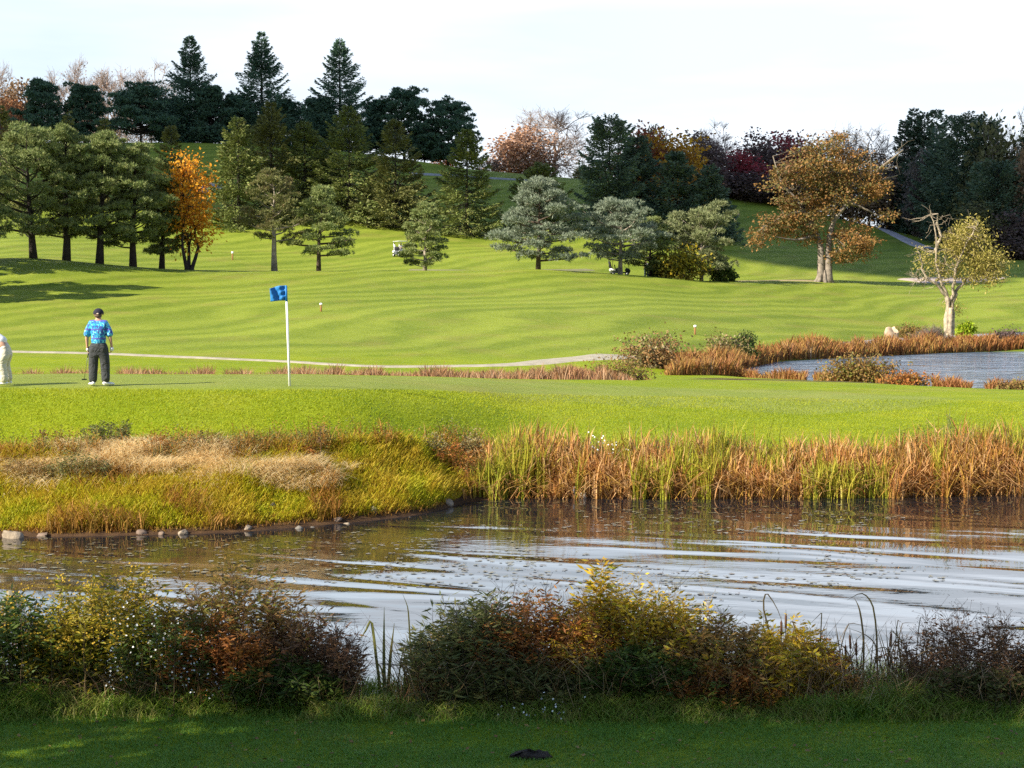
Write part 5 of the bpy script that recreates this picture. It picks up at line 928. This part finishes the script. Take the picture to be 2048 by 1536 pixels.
g = Geo(); th = np.linspace(0, math.pi * .54, 8); V, q, t = lathe(np.stack([np.sin(th) * .124, np.cos(th) * .118], -1), 18); V[:, 1] *= 1.1; V += [0, .045, 1.685]; g.add(V, q, t); V, q, t = box((0, .2, 1.69), (.15, .12, .012), .005); g.add(V, q, t); part('cap', g, bsdf('cap_navy', (.022, .02, .035), .9), g1, True)
g = Geo(); g.add(*blob((0, -.025, 1.63), (.092, .055, .05))); part('hair', g, HAIR, g1, True)
g = Geo(); g.add(*blob((.006, -.088, 1.675), (.03, .014, .018))); part('cap_opening', g, bsdf('opening_pale', (.55, .42, .32), .7), g1, True)  # pale patch of hair seen through the back opening of the cap
for sx_, c in ((1, (.298, .025, .845)), (-1, (-.265, .055, .84))):
    g = Geo(); g.add(*blob(c, (.046, .056, .062) if sx_ > 0 else (.036, .045, .045))); part('glove', g, WSH, g1, True, label='white glove on the right hand' if sx_ > 0 else 'white glove on the left hand')
def putter(name, label, a, b_, hd):
    o = thing('putter', label, 'golf club', a); a = np.array(a); e = np.array(b_) - a; d = unit(e)
    g = Geo(); g.add(*tube([[0, 0, 0], e], [.0085, .007], 6)); part('shaft', g, bsdf('steel', (.55, .55, .56), .3, 1.0), o, True)
    g = Geo(); g.add(*tube([-d * .12, d * .18], [.013, .011], 7)); part('grip', g, bsdf('grip_black', (.02, .02, .02), .8), o, True)
    g = Geo(); V, q, t = box((0, 0, 0), (.12, .035, .03), .008); c, s_ = math.cos(hd), math.sin(hd); V = np.array(V); g.add(np.stack([V[:, 0] * c - V[:, 1] * s_, V[:, 0] * s_ + V[:, 1] * c, V[:, 2]], -1) + e, q, t); part('club_head', g, bsdf('club_dark', (.04, .04, .045), .35, .8), o, True)
putter('putter', 'putter slanting from the left hand of the golfer in the blue shirt', gp + [-.25, .055, .80], gp + [-.43, .30, .12], .3)
# second golfer, bending over a putt at the left picture edge, facing left
gp2 = at(9, 38.0); gp2[2] += .02
g2 = thing('person', 'golfer in white shirt and pale trousers bending over at the left picture edge', 'person', gp2, 0)
b2 = [(0.02, 0, .90, .15), (-.12, 0, 1.0, .15), (-.30, 0, 1.11, .165), (-.43, 0, 1.17, .14), (-.52, 0, 1.185, .065), (-.57, 0, 1.185, .056), (-.63, 0, 1.17, .074), (-.70, 0, 1.15, .092), (-.76, 0, 1.15, .075),
      (-.42, -.18, 1.14, .064), (-.44, -.17, .88, .046), (-.53, -.05, .70, .03), (-.55, -.02, .64, .034), (-.42, .18, 1.14, .064), (-.44, .17, .88, .046), (-.53, .05, .68, .03), (-.55, .02, .61, .034),
      (.02, -.11, .84, .108), (-.06, -.14, .48, .072), (.02, -.15, .1, .046), (.02, .11, .84, .108), (-.06, .14, .48, .072), (.02, .15, .1, .046)]
bgeo = skin_obj([(b2, be)] + hand((-.555, -.01, .60), (-.1, 0, -1), (1, .1, 0), (0, 1, -.2), 1) + hand((-.555, .01, .57), (-.1, 0, -1), (1, .1, 0), (0, -1, -.2), 1), 1)
for sx_ in (-1, 1): bgeo.add(*blob((-.70, sx_ * .094, 1.15), (.03, .014, .03)))
bgeo.add(*blob((-.745, 0, 1.055), (.022, .016, .022))); part('body', bgeo, SKIN, g2, True)
s2 = [(.03, 0, .93, .172), (-.14, 0, 1.03, .175), (-.30, 0, 1.12, .185), (-.43, 0, 1.17, .162), (-.51, 0, 1.185, .085), (-.42, -.19, 1.14, .088), (-.44, -.18, .96, .085), (-.42, .19, 1.14, .088), (-.44, .18, .96, .085)]
part('shirt', skin_obj([(s2, [(0, 1), (1, 2), (2, 3), (3, 4), (3, 5), (5, 6), (3, 7), (7, 8)])], 2), cloth('shirt_white', (.78, .78, .78), .5), g2, True)
t2 = [(-.08, 0, 1.0, .165), (.03, 0, .89, .195), (.03, -.11, .74, .145), (-.05, -.14, .48, .12), (.02, -.155, .2, .105), (.025, -.155, .04, .103), (.03, .11, .74, .145), (-.05, .14, .48, .12), (.02, .155, .2, .105), (.025, .155, .04, .103)]
part('trousers', skin_obj([(t2, [(0, 1), (1, 2), (2, 3), (3, 4), (4, 5), (1, 6), (6, 7), (7, 8), (8, 9)])], 2), cloth('trousers_cream', (.62, .57, .45), .8), g2, True)
for y in (-.155, .155):
    g = Geo(); shoe(g, 0.03, y, 0, math.pi / 2); part('shoe', g, WSH, g2, True)
g = Geo(); V, q, t = lathe(np.stack([np.sin(th) * .112, np.cos(th) * .105], -1), 16); V = np.stack([-V[:, 2], V[:, 1], V[:, 0]], -1) + [-.715, 0, 1.15]; g.add(V, q, t); part('cap', g, bsdf('cap_white', (.75, .75, .73), .8), g2, True)
putter('putter', 'putter of the bending golfer at the left picture edge', gp2 + [-.555, 0, .62], gp2 + [-.66, .02, .03], 1.5)
# third person half hidden under the pines
p3 = at(1292, 177.5)
g3 = thing('person', 'far person in light blue trousers half hidden below the narrow pine', 'person', p3, 0)
b3 = [(a, b_, c, r) for a, b_, c, r in body]
part('body', skin_obj([(b3, be)], 1, .85), SKIN, g3, True)
part('shirt', skin_obj([(sh_, [(0, 1), (1, 2), (2, 3), (3, 4), (3, 5), (5, 6), (6, 7), (3, 8), (8, 9), (9, 10)])], 1, .84), cloth('shirt_grey', (.30, .32, .36), .4), g3, True)
part('trousers', skin_obj([(tr_, [(0, 1), (1, 2), (2, 3), (3, 4), (4, 5), (1, 6), (6, 7), (7, 8), (8, 9)])], 1, .86), cloth('trousers_blue', (.32, .40, .52), .5), g3, True)
for x, yaw in ((-.145, .4), (.16, -.6)):
    g = Geo(); shoe(g, x, -.03, 0, yaw); part('shoe', g, WSH, g3, True)
# ------------------------------------------------------------------ flagstick
fp = at(579, 38.6); ft = P(572, 571, 38.6)
fl = thing('flagstick', 'leaning white flagstick with small blue flag standing on the green', 'flagstick', fp); e = ft - fp
g = Geo(); g.add(*tube([[0, 0, -.15], e * .84], [.031, .026], 10)); part('pole', g, bsdf('pole_white', (.85, .84, .82), .4), fl, True)
BLUE = bsdf('flag_blue', (.02, .17, .46), .55)
g = Geo(); g.add(*tube([e * .84, e * 1.0], [.026, .026], 10)); part('pole_sleeve', g, BLUE, fl, True)
nu, nv = 26, 12; uu, vv = np.meshgrid(np.linspace(0, 1, nu), np.linspace(0, 1, nv)); fx = -.37 * uu; fz = -.355 * vv - .03 * uu ** 2 + np.where(vv < .5, -.09 * np.clip(uu - .45, 0, 1) ** 1.2 * (1 - vv * 2), 0)
fy = .05 * np.sin(uu * 11 + vv * 3.0) * (uu ** .6) + .03 * np.sin(vv * 16 - uu * 8) * np.exp(-uu * 2.5) - .06 * uu
V = np.stack([fx, fy, fz], -1).reshape(-1, 3) + e; i = (np.arange(nv - 1)[:, None] * nu + np.arange(nu - 1)).reshape(-1); g = Geo(); g.add(V, np.stack([i, i + 1, i + nu + 1, i + nu], -1)); fo = part('flag', g, BLUE, fl, True); fo.modifiers.new('thick', 'SOLIDIFY').thickness = .004
# ------------------------------------------------------------------ golf carts
def cart(label, loc, rz, white=True):
    o = thing('golf_cart', label, 'golf cart', loc, rz); wm = bsdf('cart_white', (.78, .78, .76), .35); dk = bsdf('cart_dark', (.018, .022, .022), .4); bm = bsdf('cart_grey', (.10, .11, .12), .4) if white else bsdf('cart_green', (.02, .03, .028), .35); seat = bsdf('cart_seat', (.05, .05, .055), .6); bl = bsdf('tyre', (.02, .02, .02), .85); ch = bsdf('chrome', (.5, .5, .5), .3, 1)
    g = Geo(); g.add(*box((0, 0, .34), (2.2, 1.1, .14), .04)); g.add(*box((-.28, 0, .55), (.75, 1.12, .34), .08)); V, q, t = box((.88, 0, .60), (.55, 1.08, .50), .1); V = np.array(V); V[:, 2] -= np.clip(V[:, 0] - .85, 0, 1) * .6 * (V[:, 2] > .6); g.add(V, q, t)
    part('body', g, bm, o, [0])
    g = Geo(); g.add(*box((-.86, 0, .62), (.55, 1.1, .34), .09)); part('rear_fender', g, wm, o)
    for y in (-.43, .43):
        g = Geo(); g.add(*box((.80, y, .60), (.50, .26, .30), .08)); part('front_fender', g, wm if white else bm, o)
    g = Geo(); g.add(*box((-.22, 0, .76), (.50, 1.02, .12), .04)); part('seat', g, seat, o)
    g = Geo(); V, q, t = box((-.50, 0, 1.0), (.10, 1.02, .42), .04); V = np.array(V); V[:, 0] -= (V[:, 2] - .8) * .18; g.add(V, q, t); part('backrest', g, seat, o)
    g = Geo(); g.add(*box((0.02, 0, 1.84), (1.75, 1.2, .06), .03)); part('roof', g, wm, o)
    for x0, x1, x2 in ((1.0, .96, .78), (-.78, -.78, -.72)):
        for y in (-.52, .52):
            g = Geo(); g.add(*tube([[x0, y, .55], [x1, y, 1.2], [x2, y, 1.83]], [.022] * 3, 6)); part('roof_post', g, dk if not white else ch, o, True)
    for x in (-.72, .78):
        for y in (-.5, .5):
            g = Geo(); V, q, t = lathe([(.0, -.09), (.2, -.09), (.23, -.05), (.23, .05), (.2, .09), (0, .09)], 18); g.add(np.stack([V[:, 0] + x, V[:, 2] + y, V[:, 1] + .23], -1), q, t); wo = part('wheel', g, bl, o, True)
            g = Geo(); V, q, t = lathe([(.0, -.095), (.11, -.095), (.11, .095), (0, .095)], 12); g.add(np.stack([V[:, 0] + x, V[:, 2] + y, V[:, 1] + .23], -1), q, t); part('rim', g, wm, wo, True)
    g = Geo(); a = np.arange(17) * math.pi / 8; c = np.stack([.50 - .05 * np.sin(a) * 1.0, -.25 + .17 * np.cos(a), 1.02 + .15 * np.sin(a)], -1); g.add(*tube(c, .014, 5, False)); g.add(*tube([[.75, -.25, .8], [.5, -.25, 1.02]], .016, 5)); part('steering_wheel', g, dk, o, True)
    return o
def golf_bag(label, loc, mat):
    o = thing('golf_bag', label, 'golf bag', loc); g = Geo(); V, q, t = lathe([(0, 0), (.11, 0), (.12, .1), (.13, .5), (.14, .85), (.12, .87), (0, .84)], 14); V[:, 0] += V[:, 2] * -.25; g.add(V, q, t); g.add(*box((-.24, -.02, .35), (.08, .16, .3), .03)); part('bag', g, mat, o, True)
    for k in range(5):
        a = k * 1.3; g = Geo(); p = np.array([-.22 + .05 * math.cos(a), .05 * math.sin(a), .84]); e = p + [-.05 + .02 * math.cos(a), .03 * math.sin(a), .2 + .03 * k]; g.add(*tube([p, e], .009, 4)); g.add(*box(e, (.07, .035, .05), .012)); part('club', g, bsdf('club_dark', (.04, .04, .045), .35, .8), o, True)
    return o
cl1 = at(801, 194); cart('white golf cart out on the sunlit fairway left of the smallest pine', cl1, R_(-62), True)
golf_bag('white golf bag strapped to the back of the white cart', cl1 + np.array([-.55, .95, .62]), bsdf('bag_white', (.72, .72, .7), .6))
d1 = thing('person', 'driver in white shirt and cap seated in the white golf cart', 'person', cl1 + np.array([.12, .35, .10]), R_(-62) - math.pi / 2)
sb = [(0, -.1, .80, .13), (0, -.14, .95, .13), (0, -.17, 1.12, .15), (0, -.16, 1.24, .14), (0, -.15, 1.32, .065), (0, -.14, 1.37, .055), (0, -.13, 1.43, .08), (0, -.12, 1.50, .09), (0, -.12, 1.56, .07), (-.19, -.15, 1.24, .065), (-.24, .0, 1.05, .05), (-.12, .25, 1.05, .035), (-.10, .32, 1.06, .035), (.19, -.15, 1.24, .065), (.24, .0, 1.05, .05), (.12, .25, 1.05, .035), (.10, .32, 1.06, .035), (-.1, 0, .78, .1), (-.12, .36, .74, .08), (-.12, .42, .38, .055), (.1, 0, .78, .1), (.12, .36, .74, .08), (.12, .42, .38, .055)]
part('body', skin_obj([(sb, be)], 1), SKIN, d1, True)
part('shirt', skin_obj([([(0, -.1, .86, .15), (0, -.14, .97, .155), (0, -.17, 1.12, .168), (0, -.16, 1.24, .155), (-.2, -.15, 1.23, .085), (-.235, -.04, 1.09, .075), (.2, -.15, 1.23, .085), (.235, -.04, 1.09, .075)], [(0, 1), (1, 2), (2, 3), (3, 4), (4, 5), (3, 6), (6, 7)])], 1), cloth('shirt_white', (.78, .78, .78)), d1, True)
part('trousers', skin_obj([([(0, -.1, .82, .15), (-.1, .02, .79, .115), (-.12, .36, .75, .09), (-.12, .42, .42, .075), (.1, .02, .79, .115), (.12, .36, .75, .09), (.12, .42, .42, .075)], [(0, 1), (1, 2), (2, 3), (0, 4), (4, 5), (5, 6)])], 1), cloth('trousers_dark', (.06, .07, .10)), d1, True)
g = Geo(); V, q, t = lathe(np.stack([np.sin(th) * .11, np.cos(th) * .1], -1), 14); g.add(V + [0, -.12, 1.51], q, t); part('cap', g, bsdf('cap_white', (.75, .75, .73), .8), d1, True)
cl2 = at(1239, 175.5); cl2[2] -= .06
cart('dark green golf cart parked behind the trunk of the pale pine', cl2, R_(-4), False)
golf_bag('black golf bag on the back of the dark cart', cl2 + np.array([-.92, .0, .66]), bsdf('bag_black', (.02, .02, .022), .6))
# ------------------------------------------------------------------ yardage posts
for i, (u, v0, v1, D0, lab) in enumerate(((642, 606, 623, 100, 'brown marker post with white cap on the fairway, right of the blue flag'), (1390, 650, 669, 92, 'brown marker post with white cap above the far reeds'), (465, 503, 520, 160, 'brown marker post with white cap right of the orange tree'))):
    b = hit(u, v1, D0, 230); h = zat(v0, b[1]) - b[2]; o = thing('marker_post', lab, 'post', b, 0, 'white capped yardage posts'); wd_ = .13 if i < 2 else .16
    g = Geo(); g.add(*box((0, 0, h * .37 - .1), (wd_, wd_, h * .74 + .2), .02)); part('post', g, bsdf('post_brown', (.28, .14, .05), .8), o); g = Geo(); g.add(*box((0, 0, h * .87), (wd_ * 1.5, wd_ * 1.5, h * .26), .03)); part('cap', g, bsdf('post_white', (.82, .82, .80), .5), o)
b = hit(1477, 434, 200, 299); o = thing('marker_ball', 'tiny pale marker low on the shaded upper hill', 'marker', b); g = Geo(); g.add(*tube([[0, 0, -.1], [0, 0, .35]], .04, 6)); part('stake', g, bsdf('post_white', (.82, .82, .80), .5), o); g = Geo(); g.add(*blob((0, 0, .42), (.14, .14, .14))); part('ball', g, bsdf('marker_pink', (.75, .5, .45), .5), o, True)
# ------------------------------------------------------------------ stumps and rocks
def stump(label, u, D, top, wpx, mat, seed, jag=.35):
    rng = np.random.default_rng(seed); b = at(u, D); H = zat(top, D) - b[2]; r = wpx / 2 / F * D; o = thing('tree_stump', label, 'stump', b); n = 18; a = np.arange(n) * 2 * math.pi / n; rad = 1 + .16 * np.sin(3 * a + seed) + .07 * rng.normal(size=n); hh = H * (1 - jag * (.5 + .5 * np.sin(2 * a + seed)) * rng.uniform(.5, 1, n))
    ring = lambda k, z: np.stack([r * k * rad * np.cos(a), r * k * rad * np.sin(a), z], -1); rings = [ring(1.3, np.full(n, -.15)), ring(1.1, hh * .15), ring(.95, hh * .5), ring(.97, hh * .85), ring(.9, hh), ring(.55, hh * .82), ring(.05, hh * .62)]
    i = np.arange(len(rings) - 1)[:, None] * n; j = np.arange(n); k = (j + 1) % n; g = Geo(); q = np.stack([i + j, i + k, i + n + k, i + n + j], -1); V = np.concatenate(rings); g.add(V, q[:4].reshape(-1, 4), mi=0); g2_ = Geo(); g2_.add(V, q[4:].reshape(-1, 4))
    part('bark', g, mat, o, True); part('broken_top', g2_, bsdf('wood_pale', (.45, .34, .23), .85, noise=.3, nscale=6), o); return o
stump('pale broken stump on the bank before the far fairway', 1783, 122, 653, 26, bsdf('stump_pale', (.36, .27, .19), .9, noise=.35, nscale=3), 3, .6)
stump('small pale stump standing in the water among the cattails', 1168, 35.25, 984, 13, bsdf('stump_cream', (.42, .35, .26), .9, noise=.3, nscale=8), 5)
stump('dark weathered post stump left of the small pale stump', 1151, 35.3, 972, 11, bsdf('stump_grey', (.16, .16, .18), .9, noise=.4, nscale=8), 8, .15)
ROCKM = [bsdf('rock_tan', (.27, .215, .155), .9, noise=.35, nscale=5, bump=.6, bscale=9), bsdf('rock_grey', (.17, .15, .125), .9, noise=.4, nscale=5, bump=.6, bscale=9), bsdf('rock_pink', (.19, .135, .10), .9, noise=.35, nscale=5, bump=.6, bscale=9)]
def rock(label, u, D, w_, h_, k, seed, flat=False, dz_=0.):
    rng = np.random.default_rng(seed); th_ = np.linspace(0, math.pi, 9); V, q, t = lathe(np.stack([np.sin(th_), np.cos(th_)], -1), 14); 
    for _ in range(11):
        n_ = rnd_dirs(rng, 1)[0]; d_ = rng.uniform(.38, .72); s_ = V @ n_; V = V - np.clip(s_ - d_, 0, 9)[:, None] * n_
    V += rng.normal(size=V.shape) * .02; V = V * [w_ / 2, w_ * .36, h_ * .75]; b = at(u, D); b[2] = max(b[2], -.05) + h_ * .05 + dz_; o = link('rock', Geo().add(V, q, t).mesh('rock', ROCKM[k]), None, b, (rng.normal() * .1, rng.normal() * .1, rng.normal() * .4)); return tag(o, label, 'rock', 'rocks along the far shoreline')
for a in (('largest flat topped rock at the left end of the shoreline', 18, 29.6, .50, .30, 0, 1), ('low tan rock right of the largest rock', 80, 29.75, .36, .12, 2, 2), ('small brown rock half hidden in the bank grass near the left', 280, 30.0, .26, .13, 2, 3), ('tan rock on the shoreline below the straw grass', 358, 30.05, .30, .16, 0, 4), ('small pinkish rock left of the tan shoreline rock', 318, 29.95, .18, .09, 2, 5), ('small upright pale rock on the shoreline', 492, 30.5, .20, .16, 0, 6), ('rounded grey rock at the water edge', 590, 30.75, .28, .14, 1, 7), ('small flat grey rock right of the rounded grey one', 622, 30.95, .16, .08, 1, 8), ('small pale rock below the white boulder', 690, 31.35, .22, .12, 0, 9), ('tan flat rock left of the white boulder', 672, 31.5, .24, .12, 2, 10), ('upright white boulder on the bank left of the inlet', 745, 32.2, .26, .24, 1, 11), ('tiny pale rock near the inlet', 820, 32.3, .14, .08, 1, 12), ('two toned small rock by the inlet', 848, 32.65, .16, .09, 0, 13), ('rounded tan rock at the mouth of the inlet', 898, 33.9, .28, .22, 0, 14), ('small pinkish rock among the shoreline grass', 452, 30.4, .16, .09, 2, 15), ('grey rock sitting higher in the bank grass', 325, 30.9, .2, .16, 1, 16), ('grey rock in the grass above the shoreline', 545, 31.4, .2, .15, 1, 17)): rock(*a)
b = hit(1060, 1516, 13, 16); V, q, t = blob((0, 0, 0), (.2, .09, .045)); V = np.array(V) + np.random.default_rng(4).normal(size=np.array(V).shape) * .014; tag(link('soil_clod', Geo().add(V, q, t).mesh('soil_clod', bsdf('soil', (.06, .045, .036), 1, noise=.4, nscale=30, bump=.8, bscale=60)), None, b + np.array([0, 0, .02])), 'dark clod of soil lying on the front lawn', 'clod')
# ------------------------------------------------------------------ trees left of the camera that shade the near bank, and an unseen cloud outlined to shade the hill
SHL = foliage('leaves_shade', [(.10, .10, .02), (.16, .13, .03), (.20, .12, .03)], .35)
for (x, y, H, R, sd, nc, lab) in ((-15, 9.4, 12.5, 4.2, 1, 18, 'tree left of the camera nearest the pond'), (-21, 5.4, 14.5, 5.2, 2, 16, 'tallest tree left of the camera'), (-13, 6.2, 12, 4.4, 3, 140, 'smallest tree left of the camera'), (-28, 2.4, 21, 6.0, 4, 20, 'tree farthest left of the camera'), (-17, 1.2, 18, 5.6, 5, 130, 'tree left of and level with the camera'), (-27, -4.5, 21, 6, 6, 90, 'large tree behind the others on the left'), (-11.5, .8, 14, 4.6, 7, 130, 'tree close beside the camera'), (-22, -.5, 20, 5.2, 8, 80, 'second tall tree behind the trees level with the camera')):
    o = thing('maple_tree', lab, 'tree', (x, y, float(G(x, y)) - .05), 0, 'maples out of the picture on the left'); tr, cr = g_decid(H, R, sd, h0=.12, nclump=nc, leaf=42, lsize=.42, clr=.17, twigs=2, fork=.25, hollow=.15); part('trunk', tr, BARKD(), o, True); part('crown', cr, SHL, o)
edge = np.array([(-330, 252), (-40, 251), (0, 247), (22, 236), (48, 216), (80, 206), (120, 212), (290, 226)], float); H_ = 260.0; off = H_ / math.tan(R_(SUN_EL)) * np.array([math.cos(R_(SUN_AZ)), math.sin(R_(SUN_AZ))])
cx_ = np.linspace(-330, 290, 90); ef = pchip(edge[:, 0], edge[:, 1], cx_) + 5 * (vnoise(cx_ / 14, cx_ * 0, 3) - .5); n2 = 40; tt = np.linspace(0, 1, n2)
XX = np.repeat(cx_[:, None], n2, 1); ff = np.interp(cx_, [-330, 55, 110, 290], [334, 334, 560, 560]); YY = ef[:, None] + (ff[:, None] - ef[:, None]) * tt[None]; thk = (np.clip(tt * (1 - tt) * 4, 0, 1) ** .5)[None] * np.clip((1 - np.abs(np.linspace(-1, 1, 90))) * 8, 0, 1)[:, None] ** .5
up_ = H_ + thk * (34 + 30 * (vnoise(XX / 35, YY / 35, 6) - .3) + 14 * (vnoise(XX / 11, YY / 11, 7) - .5)) + 1; lo_ = H_ - thk * 5 * vnoise(XX / 25, YY / 25, 8)
Vt = np.stack([XX - off[0], YY - off[1], up_], -1).reshape(-1, 3); Vb = np.stack([XX - off[0], YY - off[1], lo_], -1).reshape(-1, 3); i = (np.arange(89)[:, None] * n2 + np.arange(n2 - 1)).reshape(-1); q = np.stack([i, i + n2, i + n2 + 1, i + 1], -1)
g = Geo(); g.add(Vt, q); g.add(Vb, q[:, ::-1]); tag(link('cloud', g.mesh('cloud', bsdf('cloud_white', (.85, .86, .88), 1, spec=0), True)), 'broad flat bottomed cloud unseen left of the view, outlined to shade the hill', 'cloud', kind='structure')
# ------------------------------------------------------------------ light
ce, se = math.cos(R_(SUN_EL)), math.sin(R_(SUN_EL)); ca_, sa_ = math.cos(R_(SUN_AZ)), math.sin(R_(SUN_AZ))
to_sun = Vector((-ce * ca_, -ce * sa_, se))
sl = bpy.data.lights.new('sun', 'SUN'); sl.energy = 5.0; sl.angle = R_(.53); sl.color = (1, .92, .77)
so = bpy.data.objects.new('sun', sl); COL.objects.link(so); so.rotation_euler = to_sun.to_track_quat('Z', 'Y').to_euler(); so.location = (-60, -20, 60)
w = bpy.data.worlds.new('World'); sc.world = w; w.use_nodes = True; nt = w.node_tree; N = nt.nodes; L = nt.links; bg = N['Background']
sky = N.new('ShaderNodeTexSky'); sky.sky_type = 'NISHITA'; sky.sun_disc = False; sky.sun_elevation = R_(SUN_EL); sky.sun_rotation = math.atan2(to_sun.x, to_sun.y)
sky.air_density = 1.0; sky.dust_density = .3; sky.ozone_density = 3.5
tc = N.new('ShaderNodeTexCoord'); sp_ = N.new('ShaderNodeSeparateXYZ'); L.new(tc.outputs['Generated'], sp_.inputs[0])
mp = N.new('ShaderNodeMapping'); mp.inputs['Scale'].default_value = (2.2, 2.2, 13); mp.inputs['Rotation'].default_value = (R_(3), R_(-4), 0); L.new(tc.outputs['Generated'], mp.inputs[0])
nz = N.new('ShaderNodeTexNoise'); nz.inputs['Scale'].default_value = 1.3; nz.inputs['Detail'].default_value = 5; nz.inputs['Roughness'].default_value = .5; L.new(mp.outputs[0], nz.inputs['Vector'])
def mr(x, a, b_, c, d):
    n = N.new('ShaderNodeMapRange'); n.inputs[1].default_value = a; n.inputs[2].default_value = b_; n.inputs[3].default_value = c; n.inputs[4].default_value = d; L.new(x, n.inputs[0]); return n.outputs[0]
def mt(op, a, b_):
    n = N.new('ShaderNodeMath'); n.operation = op; n.use_clamp = True
    for i, x in enumerate((a, b_)):
        if isinstance(x, (int, float)): n.inputs[i].default_value = x
        else: L.new(x, n.inputs[i])
    return n.outputs[0]
thick = mr(nz.outputs['Fac'], .38, .58, .0, 1.0)
side = mr(sp_.outputs[0], -.32, .10, -.30, .50)         # the cloud deck thickens towards the right
cov = mt('ADD', mt('MULTIPLY', thick, .75), side)
high = mr(sp_.outputs[2], .30, .52, .94, .08)           # breaks up to blue overhead
deck = N.new('ShaderNodeMix'); deck.data_type = 'RGBA'; L.new(cov, deck.inputs[0]); deck.inputs[6].default_value = (3.2, 3.72, 4.2, 1); deck.inputs[7].default_value = (4.25, 4.5, 4.9, 1)
def mul(a, b_):
    n = N.new('ShaderNodeMath'); n.operation = 'MULTIPLY'; L.new(a, n.inputs[0]); L.new(b_, n.inputs[1]); return n.outputs[0]
brt = mul(mul(mr(sp_.outputs[2], .165, .25, 1.0, 2.0), mr(sp_.outputs[2], .34, .5, 1.0, .4)), mr(sp_.outputs[1], -.1, .5, .35, 1.0))           # deck boosted out of view to brighten pond reflections, dimmed elsewhere to limit ambient
vm = N.new('ShaderNodeVectorMath'); vm.operation = 'SCALE'; L.new(deck.outputs[2], vm.inputs[0]); L.new(brt, vm.inputs['Scale'])
mx = N.new('ShaderNodeMix'); mx.data_type = 'RGBA'; L.new(high, mx.inputs[0]); L.new(sky.outputs[0], mx.inputs[6]); L.new(vm.outputs[0], mx.inputs[7])
L.new(mx.outputs[2], bg.inputs['Color']); bg.inputs['Strength'].default_value = .12
sc.view_settings.view_transform = 'Standard'; sc.view_settings.look = 'None'; sc.view_settings.exposure = 1.12; sc.view_settings.gamma = 1
try: sc.cycles.max_bounces = 6; sc.cycles.transparent_max_bounces = 6; sc.cycles.use_denoising = False
except Exception: pass
